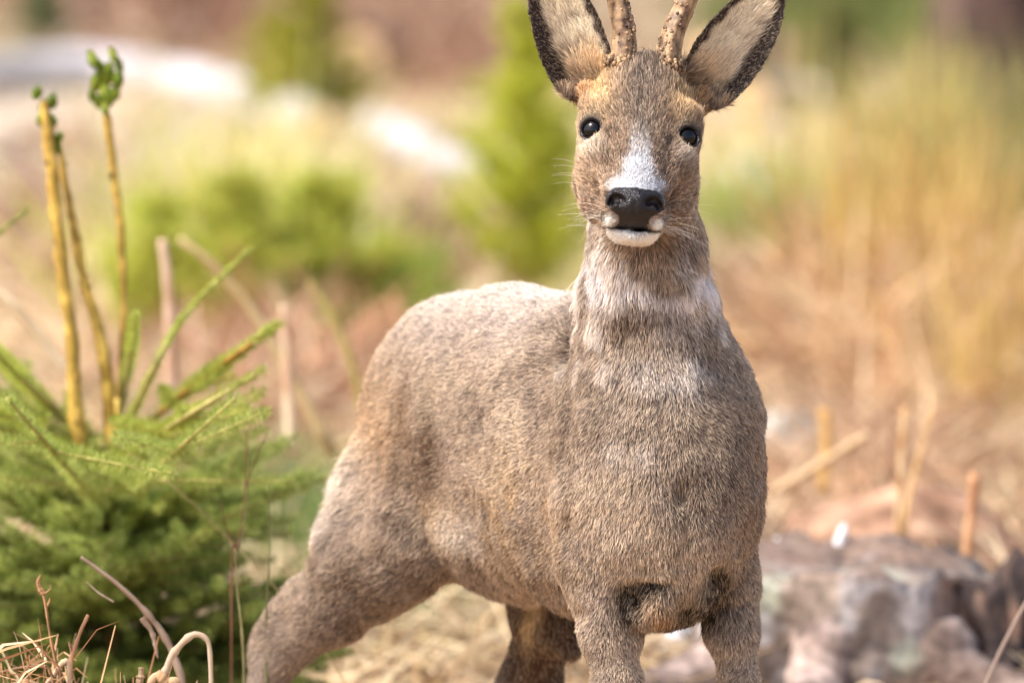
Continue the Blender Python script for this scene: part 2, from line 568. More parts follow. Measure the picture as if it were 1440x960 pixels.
def ear_local(p):
    """signed weights of belonging to an ear: (index, s along, q across, c above the cup)"""
    h = headco(p)
    best = np.full(len(p), -1)
    s_o, q_o, c_o, b_o = (np.zeros(len(p)) for _ in range(4))
    for i, (base, ea, eb, n, L, W, depth) in enumerate(EARS):
        r = h - base
        a, b, c = r @ ea, r @ eb, r @ n
        s = a / L
        w = W * np.interp(s, EAR_S, EAR_W)
        dep = depth * np.interp(s, EAR_S, EAR_D)
        q = np.clip(np.abs(b) / np.maximum(w, .05), 0, 1.2)
        cc = c + dep * (1 - q ** 2.2)
        m = (s > .10) & (s < 1.05) & (np.abs(b) < w + .4) & (np.abs(cc) < .7)
        best[m] = i
        s_o[m], q_o[m], c_o[m], b_o[m] = s[m], q[m], cc[m], (b / np.maximum(w, .05))[m]
    return best, s_o, q_o, c_o, b_o
# ------------------------------------------------------------------ coat: colour, length and lie of the hair
def zx(px): return (px - 720) / 1200.0
def zz(py): return 0.675 - (py - 480) / 1200.0
def spot(p, px, py, rx, ry, soft=1.0):
    """soft oval on the front of the animal, given in metres along x and z"""
    d = ((p[:, 0] - zx(px)) / (rx / 1200)) ** 2 + ((p[:, 2] - zz(py)) / (ry / 1200)) ** 2
    return np.exp(-d * soft)

HEADTOP = 0.80
def coat(p, n):
    h = headco(p)
    u, v, w = h.T
    n1 = vnoise(p, 14, 1); n2 = vnoise(p, 40, 2); n3 = vnoise(p, 110, 3)
    N = len(p)
    C = np.tile(S(170, 149, 131), (N, 1))
    def mix(c, f):
        nonlocal C
        f = np.clip(f, 0, 1)[:, None]
        C = C * (1 - f) + np.asarray(c) * f
    mix(S(118, 97, 82), .65 * sstep(-.1, .7, n1) + .5 * sstep(0, .6, n2))
    mix(S(204, 182, 156), .5 * sstep(.0, .7, -n1) + .35 * sstep(0, .6, n3))
    # back: greyer and paler
    mix(S(206, 190, 180), .85 * sstep(.60, .72, p[:, 2]) * sstep(.1, .3, p[:, 1]))
    nk = sstep(.20, .05, p[:, 1])
    # warm flank, thigh and belly patches
    mix(S(196, 152, 102), .55 * spot(p, 520, 650, 50, 90))
    mix(S(198, 158, 104), .7 * spot(p, 612, 770, 26, 34))
    mix(S(238, 226, 212), sstep(.3, .45, p[:, 1]) * (.62 * spot(p, 468, 735, 40, 48) + .6 * spot(p, 440, 785, 20, 40)) + .7 * spot(p, 638, 785, 40, 34))
    mix(S(196, 162, 118), .55 * spot(p, 735, 740, 75, 75) * sstep(-.2, .5, n2 + .3))
    mix(S(84, 62, 46), nk * .7 * spot(p, 806, 480, 9, 60) + .5 * spot(p, 799, 580, 10, 50) * sstep(.3, .2, p[:, 1]))  # shadow line along the neck and shoulder edge, painted into the coat
    mix(S(84, 60, 42), sstep(.3, .45, p[:, 1]) * (.8 * spot(p, 505, 872, 40, 26) + .6 * spot(p, 580, 792, 34, 22) + .7 * spot(p, 432, 872, 9, 40) + .6 * spot(p, 440, 935, 40, 26)))  # shade under the hind leg and in its creases, put into the colour
    mix(S(104, 78, 57), .7 * spot(p, 604, 660, 18, 70) + .5 * spot(p, 590, 690, 40, 60) + .5 * spot(p, 480, 870, 45, 40))  # painted shade: fold between thigh and belly, underside of the lower leg
    mix(S(172, 148, 128), .5 * spot(p, 400, 930, 60, 60))
    # rump patch, only from behind
    mix(S(228, 218, 204), sstep(.55, .9, -(n @ AX)) * sstep(.70, .78, p[:, 1]) * sstep(.40, .50, p[:, 2]))
    # neck and chest
    nk = sstep(.20, .05, p[:, 1])
    th = .85 * spot(p, 850, 385, 45, 45) + .85 * spot(p, 975, 400, 45, 45) + .6 * spot(p, 910, 400, 60, 30)
    mix(S(236, 228, 224), nk * 1.05 * th * sstep(-.6, .3, n2))
    neck = nk * sstep(.60, .66, p[:, 2]) * sstep(-1.0, .2, n2 + .5)
    tf = vnoise(p * np.array([1, 1, .45]), 48, 40)
    mix(S(228, 216, 204), neck * .75 * sstep(.25, .55, tf))
    mix(S(92, 70, 54), neck * .6 * sstep(.3, .6, -tf))
    mix(S(112, 84, 62), nk * .6 * spot(p, 905, 430, 45, 26))
    mix(S(220, 208, 200), nk * (.6 * spot(p, 925, 520, 60, 26) + .35 * spot(p, 985, 530, 40, 20)) * sstep(-.4, .4, n2 + .2))
    mix(S(208, 194, 182), nk * (.8 * spot(p, 906, 628, 14, 16) + .75 * spot(p, 868, 626, 16, 18) + .3 * spot(p, 845, 830, 22, 30)))
    mix(S(96, 74, 57), nk * (.45 * spot(p, 1060, 700, 40, 90) + .3 * spot(p, 1040, 560, 40, 110) + .35 * spot(p, 955, 690, 26, 50) + .35 * spot(p, 1000, 640, 60, 90)))  # painted shade: right side of the chest and the breast hollow
    mix(S(198, 176, 156), nk * .35 * spot(p, 870, 720, 45, 60))
    # armpits and brisket: shade of the hollows painted dark brown into the coat
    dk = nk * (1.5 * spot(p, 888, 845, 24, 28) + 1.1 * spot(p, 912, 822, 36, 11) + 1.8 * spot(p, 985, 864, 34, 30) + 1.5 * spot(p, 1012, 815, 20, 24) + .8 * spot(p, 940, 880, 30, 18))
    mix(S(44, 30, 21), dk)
    mix(S(158, 118, 78), nk * .9 * spot(p, 930, 856, 18, 22))
    # far hind leg, inside faces
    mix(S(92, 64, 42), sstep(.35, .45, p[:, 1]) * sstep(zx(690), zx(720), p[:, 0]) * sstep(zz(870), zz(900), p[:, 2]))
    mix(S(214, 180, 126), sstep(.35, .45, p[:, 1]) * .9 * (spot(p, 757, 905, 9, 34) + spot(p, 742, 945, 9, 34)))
    C = C * np.array([1.03, 1.035, 1.05])
    # head
    hd = sstep(-14.5, -12.5, v) * sstep(-9.5, -8, w)
    mix(S(150, 120, 95), hd)
    mix(S(180, 148, 116), hd * .6 * sstep(-.2, .6, n2))
    mix(S(112, 84, 63), hd * (.55 * sstep(0, .6, -n2) * sstep(0, -3, v) + .6 * np.exp(-((np.abs(u) - 3.3) / .9) ** 2 - ((v + 4.0) / 2.4) ** 2) + .5 * sstep(6.2, 7.6, np.abs(u)) * sstep(2, -2, v)))  # cheek mottling, plus shading of the muzzle and cheek side planes painted in
    mix(S(216, 174, 116), hd * .85 * np.exp(-((np.abs(u) - 5.0) / 1.9) ** 2 - ((v - 4.2) / 2.8) ** 2))
    mix(S(190, 130, 70), hd * .6 * np.exp(-((np.abs(u) - 6.6) / 1.0) ** 2 - ((v - 5.0) / 2.4) ** 2))
    mix(S(112, 94, 82), hd * .9 * np.exp(-(u / 2.6) ** 2) * sstep(-2.5, 1, v) * sstep(11, 5.5, v))
    mix(S(60, 46, 38), hd * .9 * np.exp(-(u / 3.0) ** 2 - ((v - 8.4) / 1.6) ** 2))
    mix(S(226, 208, 184), hd * .85 * np.exp(-((np.abs(u) - 5.3) / 1.5) ** 2 - ((v + 1.9) / 1.2) ** 2))
    mix(S(222, 196, 160), hd * .7 * np.exp(-((np.abs(u) - 5.0) / 1.6) ** 2 - ((v - 1.9) / .9) ** 2))
    mix(S(118, 88, 66), hd * .55 * np.exp(-((np.abs(u) - 3.2) / 1.0) ** 2 - ((v + 1.5) / 2.6) ** 2))
    for c_, l_ in EYES:
        d_ = h - c_; f_ = d_ @ l_
        rr_ = np.sqrt(np.maximum((d_ * d_).sum(1) - f_ * f_, 0))
        sg = 1.0 if c_[0] > 0 else -1.0
        mix(S(66, 48, 38), (f_ > 0) * .75 * np.exp(-((rr_ - 1.55) / .45) ** 2) * sstep(-.6, .5, d_[:, 1]))
        mix(S(62, 45, 36), (w > -1) * .75 * np.exp(-((u - c_[0] + sg * 1.9) / .55) ** 2 - ((v + .55) / .5) ** 2))
    wpatch = 1 - sstep(.6, 1.25, .22 * n3 + np.abs(u) / np.interp(v, [-7.5, -6.2, -4.6, -2.5, 0, 1.5], [3.3, 3.0, 1.9, 1.35, 1.0, .5]))
    mix(S(214, 214, 217), hd * .95 * wpatch * sstep(1.6, -4.2, v) * sstep(-7.2, -6.6, v) * sstep(1.0, 3.0, w))
    mix(S(120, 86, 64), hd * .75 * np.exp(-((np.abs(u) - 4.6) / 1.5) ** 2 - ((v + 9.8) / 2.2) ** 2))
    mix(S(238, 234, 228), sstep(-10.9, -11.3, v) * sstep(-13.6, -13.0, v) * sstep(3.3, 2.7, np.abs(u)) * sstep(5.5, 7.0, w))
    mix(S(238, 236, 228), np.exp(-((np.abs(u) - 2.5) / .52) ** 2 - ((v + 10.3) / .55) ** 2) * 1.7 * sstep(6, 7.5, w))
    mix(S(132, 86, 52), .8 * np.exp(-(u / 1.8) ** 2 - ((v + 13.9) / 1.1) ** 2) * sstep(-2, 2, w))  # shadow beneath the chin painted as a brown band
    C = C * np.array([1.0, 1.02, 1.05])
    # ears
    e, s, q, c, b = ear_local(p)
    i = e >= 0
    inner = i & (c > 0)
    outer = i & ~inner
    mix(S(112, 90, 74), outer * 1.0)
    mix(S(248, 236, 212), inner * 1.0)
    nn = vnoise(p, 90, 9)
    mix(S(222, 176, 112), inner * .6 * sstep(.40, .12, s))
    mix(S(130, 94, 66), inner * .6 * sstep(.2, .7, nn) * sstep(.8, .2, q))
    side = np.where(e == 0, -1.0, 1.0) * b      # which edge is the outer one
    rim = sstep(.56, .80, q + .40 * np.clip(side, 0, 1) - .08 * np.clip(-side, 0, 1) + .12 * nn) + sstep(.84, .96, s)
    mix(S(112, 84, 66), inner * .45 * sstep(.0, .5, side + .3 * nn) * sstep(.2, .5, s))
    mix(S(52, 38, 33), i * rim * np.where(inner, 1, .6))
    return C, h, (e, s, q, c, b)

def bare_mask(h):
    """0 bare skin, 1 fur; and how wet the skin is"""
    u, v, w = h.T
    au = np.abs(u)
    top = np.interp(au, [0, 2.4, 3.3, 3.6], [-6.35, -6.5, -7.1, -8.4])
    wid = np.interp(v, [-11.3, -10.6, -9.7, -8.6, -7.6, -6.4], [2.5, 1.7, 1.9, 3.5, 3.55, 3.2])
    nose = (w > 6.5) & (v < top) & (v > -11.25) & (au < wid)
    lip = (w > 5) & (np.abs(v + 11.14) < .24) & (au < 3.4)
    side = (w > 5.5) & (v < -8.2) & (v > -10.9) & (au > 3.3) & (au < 3.9)
    eye = np.zeros(len(h), bool)
    for c, look in EYES:
        d = h - c
        m = (d * d).sum(1) ** .5
        f = (d @ look)
        rr = np.sqrt(np.maximum((d * d).sum(1) - f * f, 0))
        sg = 1.0 if c[0] > 0 else -1.0
        eye |= (np.abs(u - c[0] + sg * (1.75 - .35 * (v + .55))) < .42) & (np.abs(v + .62) < .26) & (w > -1)
        eye |= (m < 2.5) & (f > .1) & (rr < 1.5)
    return nose | lip | side, eye

def flow(p, n, h, E):
    """direction the hair lies in"""
    N = len(p)
    u, v, w = h.T
    d = np.tile(-AX * 1.0 + np.array([0, 0, -.55]), (N, 1))
    # neck and chest: down
    nk = sstep(.16, .02, p[:, 1])[:, None]
    down = np.tile(np.array([0.0, .25, -1.0]), (N, 1))
    down[:, 0] += (p[:, 0] - zx(930)) * 3.0
    d = d * (1 - nk) + down * nk
    # legs and thighs: along the limb
    lg = sstep(zz(800), zz(880), p[:, 2])[:, None]
    d = d * (1 - lg) + np.array([0, .1, -1.0]) * lg
    th = (sstep(zz(640), zz(760), p[:, 2]) * sstep(zx(620), zx(560), p[:, 0]))[:, None]
    d = d * (1 - th) + np.array([-.75, .3, -.7]) * th
    # head: away from the nose
    hd = (sstep(-14.0, -11.0, v + .25 * np.maximum(w, 0)) * sstep(-11, -6, w))[:, None]
    nose = H(0, -8.6, 11.5)
    r = unit(p - nose)
    r = r + HM[1] * .25
    d = d * (1 - hd) + r * hd * 1.2
    # under the jaw: down
    e, s, q, c, b = E
    for i, (base, ea, eb, nn, L, W, dep) in enumerate(EARS):
        m = e == i
        inner = m & (c > 0)
        o = HM.T
        d[m] = (o @ ea) + (o @ eb) * (b[m] * .5)[:, None]
        sd = np.sign(b) + .001
        d[inner] = (o @ ea) * .75 + (o @ eb) * (np.clip(b[inner], -1, 1) * .6 - sd[inner] * .2)[:, None] + (o @ nn) * .25
    j = np.stack([vnoise(p, 22, 20 + k) for k in range(3)], 1) * .34 + np.stack([vnoise(p, 70, 30 + k) for k in range(3)], 1) * .18
    d = unit(d) + j
    d = d - n * (d * n).sum(1, keepdims=True)
    return unit(d)

def lengths(p, h, E):
    u, v, w = h.T
    e = E[0]
    L = np.full(len(p), .0125)
    L = np.where(p[:, 1] > .15, .014, L)
    L = L * (1 - .35 * sstep(zz(860), zz(960), p[:, 2]))
    hd = sstep(-15, -12, v) * sstep(-9, -5, w)
    L = L * (1 + 1.1 * sstep(.3, .45, p[:, 1]) * (spot(p, 462, 735, 36, 48) + spot(p, 440, 790, 20, 40) + .8 * spot(p, 757, 915, 12, 40)) + .7 * spot(p, 1000, 850, 40, 40))
    face = np.interp(np.linalg.norm(h - np.array([0, -8.6, 9]), axis=1), [2, 6, 12, 20], [.0055, .0085, .012, .015])
    for c_, l_ in EYES:
        de = np.linalg.norm(h - c_ - l_ * .6, axis=1)
        face = face * (.35 + .65 * sstep(1.6, 3.2, de))
    L = L * (1 - hd) + face * hd
    thr = np.exp(-((v + 17) / 3.5) ** 2) * sstep(.1, 0, p[:, 1])
    L = L * (1 + .8 * thr) * (1 + .9 * hd * sstep(5.0, 8, v))
    tf = vnoise(p * np.array([1, 1, .45]), 48, 40)
    L = L * (1 + .55 * sstep(.1, .5, tf) * sstep(.58, .66, p[:, 2]) * sstep(.14, .05, p[:, 1]) * (1 - hd))
    inner = (e >= 0) & (E[3] > 0)
    L = np.where(e >= 0, .007, L)
    L = np.where(inner, .026 * (1 - .80 * sstep(.15, .75, E[2])) * (1 - .5 * E[1] ** 2), L)
    L = np.where((e >= 0) & (E[2] > .8), .0045, L)
    bulge = spot(p, 918, 845, 45, 40) * sstep(.1, .05, p[:, 1])
    return L * (1 + .2 * bulge)

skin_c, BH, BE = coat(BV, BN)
wet, eyel = bare_mask(BH)
skin_c = skin_c * .55
skin_c[wet] = S(23, 17, 17) * (1 + .35 * vnoise(BV[wet], 300, 4))[:, None]
skin_c[eyel] = S(34, 28, 26)
skin_m = attr_mat('deer_skin', .8, .2)
t = skin_m.node_tree
b_ = t.nodes['Principled BSDF']
wa = t.nodes.new('ShaderNodeAttribute'); wa.attribute_name = 'wet'
mr = t.nodes.new('ShaderNodeMapRange')
mr.inputs['To Min'].default_value = .85; mr.inputs['To Max'].default_value = .27
t.links.new(wa.outputs['Fac'], mr.inputs[0]); t.links.new(mr.outputs[0], b_.inputs['Roughness'])
vz = t.nodes.new('ShaderNodeTexVoronoi'); vz.inputs['Scale'].default_value = 620
tcn = t.nodes.new('ShaderNodeTexCoord'); t.links.new(tcn.outputs['Object'], vz.inputs['Vector'])
bp = t.nodes.new('ShaderNodeBump'); bp.inputs['Strength'].default_value = .9; bp.inputs['Distance'].default_value = .0008
t.links.new(vz.outputs['Distance'], bp.inputs['Height']); t.links.new(bp.outputs[0], b_.inputs['Normal'])
b_.inputs['Specular IOR Level'].default_value = .34

DEER = empty('roe_deer', P(860, 1290, .3) * np.array([1, 1, 0]))
tag(DEER, 'roe deer buck with short antlers in greyish brown winter coat facing the camera', 'deer')
bpy.context.view_layer.update()
body = mesh_np('body', BV, BF, skin_m, True, DEER)
vcol(body, skin_c)
wat = body.data.attributes.new('wet', 'FLOAT', 'POINT')
wat.data.foreach_set('value', (wet | eyel).astype(np.float32))

def make_fur():
    T = np.concatenate([BF[:, [0, 1, 2]], BF[:, [0, 2, 3]]])
    A, B, C = BV[T[:, 0]], BV[T[:, 1]], BV[T[:, 2]]
    cr = np.cross(B - A, C - A)
    area = .5 * np.linalg.norm(cr, axis=1)
    cen = (A + B + C) / 3
    h = headco(cen)
    e = BE[0][T[:, 0]]
    dens = np.full(len(T), 640e3)
    dens[cen[:, 1] > .15] = 520e3
    hd = (h[:, 1] > -14) & (h[:, 2] > -9)
    dens[hd] = 1500e3
    dens[hd & (h[:, 2] > 2)] = 2300e3
    dens[e >= 0] = 900e3
    dens[cen[:, 2] < .25] = 120e3
    # sides the photograph never shows keep a thinner coat
    fn = unit(cr)
    dens[(fn @ FWD > .45)] *= .35
    bare = (wet | eyel)[T[:, 0]]
    dens[bare] = 0
    ex = area * dens
    cnt = np.floor(ex + rng.random(len(T))).astype(int)
    fi = np.repeat(np.arange(len(T)), cnt)
    n = len(fi)
    r1, r2 = np.sqrt(rng.random(n)), rng.random(n)
    bc = np.stack([1 - r1, r1 * (1 - r2), r1 * r2], 1)
    p = A[fi] * bc[:, :1] + B[fi] * bc[:, 1:2] + C[fi] * bc[:, 2:]
    nn = unit(BN[T[fi, 0]] * bc[:, :1] + BN[T[fi, 1]] * bc[:, 1:2] + BN[T[fi, 2]] * bc[:, 2:])
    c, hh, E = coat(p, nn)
    d = flow(p, nn, hh, E)
    L = lengths(p, hh, E) * (.75 + .5 * rng.random(n)) * np.where(rng.random(n) < .05, 1.5, 1.0)
    head = (hh[:, 1] > -13) & (hh[:, 2] > -9)
    inner = (E[0] >= 0) & (E[3] > 0)
    lift = np.where(head, .42, .66) + .18 * rng.standard_normal(n)
    lift = lift + .18 * vnoise(p, 60, 50)
    lift = np.clip(np.where(inner, .30 + .15 * rng.standard_normal(n), lift), .08, 1.15)
    side = np.cross(nn, d)
    sw = .22 * rng.standard_normal(n)
    d = unit(d + side * sw[:, None])
    s = np.array([0, .35, .7, 1.0])
    pts = np.zeros((n, 4, 3))
    for k, sk in enumerate(s):
        out = np.sin(lift) * sk * (1 - .45 * sk)
        pts[:, k] = p + (d * (np.cos(lift) * sk)[:, None] + nn * out[:, None]) * L[:, None] - nn * .0006
    # locks: tips drawn together
    cs = np.where(head, 400.0, 400.0)
    q = (p + d * .002) * cs[:, None] + np.stack([vnoise(p, 130, 60 + k) for k in range(3)], 1) * .7
    key = np.floor(q).astype(np.int64)
    kid = key[:, 0] * 1000003 + key[:, 1] * 10007 + key[:, 2] * 101 + head * 7
    _, inv = np.unique(kid, return_inverse=True)
    m = inv.max() + 1
    ct = np.bincount(inv, minlength=m)
    for k, amt in ((1, .08), (2, .25), (3, .42)):
        mean = np.stack([np.bincount(inv, pts[:, k, x], m) for x in range(3)], 1) / ct[:, None]
        a = np.where(inner, amt * .8, np.where(head, amt * .6, amt))
        pts[:, k] += (mean[inv] - pts[:, k]) * a[:, None]
    lr = rng.random(m)[inv]
    # tone: every lock a little different, some hairs banded dark, some pale
    tone = np.where(head, .52 + .92 * lr ** 1.1, .55 + .85 * lr ** 1.15) + .30 * (rng.random(n) - .5)
    tone = np.where(E[0] >= 0, .80 + .5 * lr, tone)
    dark = rng.random(n) < np.where(inner, .03, np.where(head, .24, .13))
    tone = np.where(dark, tone * .45, tone)
    pale = (~dark) & (rng.random(n) < .30)
    cc = c * tone[:, None]
    cc[pale] = cc[pale] * .5 + .5 * S(236, 214, 184) * (.75 + .25 * lr[pale])[:, None]
    white = (c.min(1) > .55)
    white &= ~(dark & (hh[:, 1] > -5.2))
    cc[white] = c[white] * (.92 + .1 * rng.random(white.sum()))[:, None]
    rad = np.where(head, .00022, .00027) * (.8 + .4 * rng.random(n))
    rad = np.where(E[0] >= 0, .00024, rad)
    R = rad[:, None] * np.array([1.0, .95, .7, .15])[None]
    hc = bpy.data.hair_curves.new('fur')
    hc.add_curves([4] * n)
    hc.attributes['position'].data.foreach_set('vector', pts.astype(np.float32).ravel())
    ra = hc.attributes.get('radius') or hc.attributes.new('radius', 'FLOAT', 'POINT')
    ra.data.foreach_set('value', R.astype(np.float32).ravel())
    ca = hc.attributes.new('col', 'FLOAT_COLOR', 'CURVE')
    ca.data.foreach_set('color', np.concatenate([cc, np.ones((n, 1))], 1).astype(np.float32).ravel())
    m_, t, b = new_mat('deer_fur')
    at = t.nodes.new('ShaderNodeAttribute'); at.attribute_name = 'col'
    hi = t.nodes.new('ShaderNodeHairInfo')
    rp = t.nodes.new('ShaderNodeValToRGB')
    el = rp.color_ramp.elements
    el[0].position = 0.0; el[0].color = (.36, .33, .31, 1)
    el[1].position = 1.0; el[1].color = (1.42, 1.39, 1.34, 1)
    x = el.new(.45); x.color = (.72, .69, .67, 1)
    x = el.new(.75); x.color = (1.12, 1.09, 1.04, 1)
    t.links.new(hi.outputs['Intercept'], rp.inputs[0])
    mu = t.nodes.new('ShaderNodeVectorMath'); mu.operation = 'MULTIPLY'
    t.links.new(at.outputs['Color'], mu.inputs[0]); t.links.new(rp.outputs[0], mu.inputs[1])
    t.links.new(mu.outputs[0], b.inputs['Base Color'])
    b.inputs['Roughness'].default_value = .55
    b.inputs['Specular IOR Level'].default_value = .35
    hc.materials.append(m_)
    o = bpy.data.objects.new('fur', hc)
    COL.objects.link(o)
    o.parent = DEER
    o.matrix_parent_inverse = DEER.matrix_basis.inverted()
    o['kind'] = 'stuff'
    print('hairs', n)
make_fur()

# eyes
def uv_sphere(c, r, nu=32, nv=20, M=None):
    th = np.linspace(0, math.pi, nv + 1)[1:-1]
    ph = np.linspace(0, 2 * math.pi, nu, endpoint=False)
    q = np.stack([np.sin(th)[:, None] * np.cos(ph), np.sin(th)[:, None] * np.sin(ph), np.cos(th)[:, None] + 0 * ph], -1).reshape(-1, 3)
    q = np.vstack([q, [0, 0, 1], [0, 0, -1]]) * np.asarray(r)
    if M is not None: q = q @ np.asarray(M)
    F = []
    for a in range(nv - 2):
        for j in range(nu):
            F.append((a * nu + j, (a + 1) * nu + j, (a + 1) * nu + (j + 1) % nu, a * nu + (j + 1) % nu))
    n0 = (nv - 1) * nu
    F3 = [(n0, j, (j + 1) % nu) for j in range(nu)] + [(n0 + 1, (nv - 2) * nu + (j + 1) % nu, (nv - 2) * nu + j) for j in range(nu)]
    return q + np.asarray(c), np.array(F), np.array(F3)
eye_m, t, b = new_mat('dark_eye')
b.inputs['Base Color'].default_value = (.003, .0022, .002, 1)
b.inputs['Roughness'].default_value = .13
b.inputs['Specular IOR Level'].default_value = .32
for c, look in EYES:
    V, F, F3 = uv_sphere(H(*(c - look * .14)), .0146)
    mesh_np('eye', V, [F, F3], eye_m, True, DEER)
    mb = MB()                                   # lashes along the upper lid
    ax = HM.T @ look
    su = unit(np.cross(HV, ax)); up = np.cross(ax, su)
    for k in range(22):
        a = math.radians(25 + 130 * k / 21)
        rdir = su * math.cos(a) + up * math.sin(a)
        p0 = H(*c) + ax * .0075 + rdir * .0118
        add_tube(mb, [p0, p0 + ax * .004 + rdir * .002, p0 + ax * .006 + rdir * .004 - up * .002], [.00016, .00012, .00004], sides=4)
    mb.build('eyelashes', flat_mat('lash', (.012, .009, .008), .5), DEER)['kind'] = 'stuff'

# antlers: rough burrs, pearled beams, running on above the frame
ant_m, t, b = new_mat('antler')
tc = t.nodes.new('ShaderNodeTexCoord')
nz = t.nodes.new('ShaderNodeTexNoise'); nz.inputs['Scale'].default_value = 75; nz.inputs['Detail'].default_value = 8
t.links.new(tc.outputs['Object'], nz.inputs['Vector'])
geo = t.nodes.new('ShaderNodeAttribute'); geo.attribute_name = 'col'
rp = t.nodes.new('ShaderNodeValToRGB')
rp.color_ramp.elements[0].position = .35; rp.color_ramp.elements[0].color = S4(84, 56, 36)
rp.color_ramp.elements[1].position = .65; rp.color_ramp.elements[1].color = S4(200, 166, 126)
t.links.new(nz.outputs[0], rp.inputs[0])
mu = t.nodes.new('ShaderNodeVectorMath'); mu.operation = 'MULTIPLY'
t.links.new(rp.outputs[0], mu.inputs[0]); t.links.new(geo.outputs['Color'], mu.inputs[1])
t.links.new(mu.outputs[0], b.inputs['Base Color'])
b.inputs['Roughness'].default_value = .55
def antler(s, pts, rr):
    mb = MB()
    P3 = resample([H(*p) for p in pts], 60)
    R = np.interp(np.linspace(0, 1, 60), np.linspace(0, 1, len(rr)), rr) * .01
    T, A, B = frames(P3)
    sides = 28
    th = np.linspace(0, 2 * math.pi, sides, endpoint=False)
    V = []
    ridge = 1 + .10 * np.abs(np.cos(th * 5 + 1.3)) + .05 * np.cos(th * 4) - .05
    D = A[:, None] * np.cos(th)[None, :, None] + B[:, None] * np.sin(th)[None, :, None]
    V = P3[:, None] + D * (R[:, None] * ridge[None])[:, :, None]
    k = vnoise(V.reshape(-1, 3), 220, 3).reshape(60, sides)
    V = V + D * (k * .0010)[:, :, None]
    i = np.arange(59)[:, None] * sides; j = np.arange(sides)[None]; j2 = (j + 1) % sides
    F = np.stack([i + j, i + j2, i + sides + j2, i + sides + j], -1).reshape(-1, 4)
    mb.add(V.reshape(-1, 3), F, np.tile((.40 + .65 * (ridge - ridge.min()) / np.ptp(ridge))[None, :, None] * np.array([1.0, .96, .92]), (60, 1, 1)).reshape(-1, 3))
    # pearls along the beam, thickest on the inner side
    rg = np.random.default_rng(5 + s)
    for _ in range(170):
        f = rg.random() ** 1.8 * .75
        i = int(f * 59)
        a = rg.normal(0 if s < 0 else math.pi, .9)
        # put most pearls on the side facing the other antler
        inner = HM.T @ np.array([-s, 0, .5])
        dirn = unit(inner + .9 * rg.standard_normal(3))
        dirn = unit(dirn - T[i] * (dirn @ T[i]))
        c = P3[i] + dirn * R[i] * 1.02
        r = rg.uniform(.0006, .0024)
        Vs, Fq, F3 = uv_sphere(c, r, 8, 6)
        n0 = mb.n
        mb.add(Vs, Fq, np.tile(rg.uniform(.35, 1.05) * np.array([1, .95, .9]), (len(Vs), 1)))
        mb.F3.append(F3 + n0)
    # burr
    for _ in range(150):
        a = rg.random() * 2 * math.pi
        base = P3[int(rg.uniform(2, 8))]
        dirn = A[4] * math.cos(a) + B[4] * math.sin(a)
        c = base + dirn * (R[4] * rg.uniform(1.0, 1.42)) + T[4] * rg.uniform(-.004, .004)
        r = rg.uniform(.0013, .0030)
        Vs, Fq, F3 = uv_sphere(c, r * np.array([1, 1, 1.2]), 8, 6)
        n0 = mb.n
        mb.add(Vs, Fq, np.tile(rg.uniform(.5, 1.05) * np.array([1, .94, .88]), (len(Vs), 1)))
        mb.F3.append(F3 + n0)
    mb.build('antler', ant_m, DEER, True)
antler(-1, [(-2.7, 7.2, -2.8), (-2.55, 9.5, -3.0), (-2.9, 12.5, -3.2), (-3.9, 15.8, -3.4), (-5.0, 20, -2.6), (-5.4, 25, -3.0)], [1.5, 1.42, 1.25, 1.15, 1.0, .25])
antler(1, [(2.5, 7.4, -2.8), (2.6, 9.6, -3.0), (3.1, 12.5, -3.2), (4.2, 15.8, -3.4), (5.2, 20, -2.6), (5.6, 25, -3.0)], [1.5, 1.45, 1.25, 1.15, 1.0, .25])

# whiskers and hooves
mb = MB()
rg = np.random.default_rng(11)
for k in range(34):
    s = -1 if k % 2 else 1
    p0 = np.array([s * rg.uniform(2.6, 4.0), rg.uniform(-11.5, -8.8), rg.uniform(6.5, 8.5)])
    d = unit(np.array([s * 1.0, rg.normal(-.05, .35), rg.uniform(-.2, .5)]))
    L = rg.uniform(2.5, 5.5)
    pts = [H(*p0), H(*(p0 + d * L * .5)), H(*(p0 + d * L + np.array([0, -.25 * L * rg.random(), -.3])))]
    add_tube(mb, pts, [.00016, .00012, .00004], sides=4, n=8)
for k in range(10):
    s = -1 if k % 2 else 1
    p0 = np.array([s * rg.uniform(6.6, 7.4), rg.uniform(-8.5, -3.5), rg.uniform(-1.5, 1)])
    d = unit(np.array([s, rg.normal(-.1, .3), .1]))
    add_tube(mb, [H(*p0), H(*(p0 + d * 1.3)), H(*(p0 + d * 2.6 + np.array([0, -.3, 0])))], [.00014, .0001, .00004], sides=4, n=6)
mb.build('whiskers', flat_mat('whisker', S(236, 226, 208), .5), DEER)['kind'] = 'stuff'

hoof_m = flat_mat('hoof_horn', S(46, 40, 38), .45)
for px, py, Y, w in ((874, 1278, -.02, 1), (1051, 1270, .05, 1), (384, 1240, .55, 1), (676, 1243, .62, 1)):
    q = P(px, py, Y)
    for s in (-1, 1):
        mb = MB()
        top = np.array([q[0] + s * .0085, q[1], q[2] + .008])
        pts = [top, np.array([q[0] + s * .0095, q[1] - .012, q[2] * .5]), np.array([q[0] + s * .009, q[1] - .026, .004])]
        add_tube(mb, pts, [.0095, .0115, .008], sides=12, n=8)
        mb.build('hoof', hoof_m, DEER, True)
# ------------------------------------------------------------------ the clearing: ground
def terrain(x, y):
    p = np.stack([x, y, 0 * x], -1)
    k = sstep(3.0, 9.0, np.hypot(x, y - 2) + 1.0)
    z = .05 * vnoise(p, .55, 70) + .03 * vnoise(p, 1.7, 71)
    return z * k * (1 + .15 * np.clip(y - 20, 0, 40)) * .8

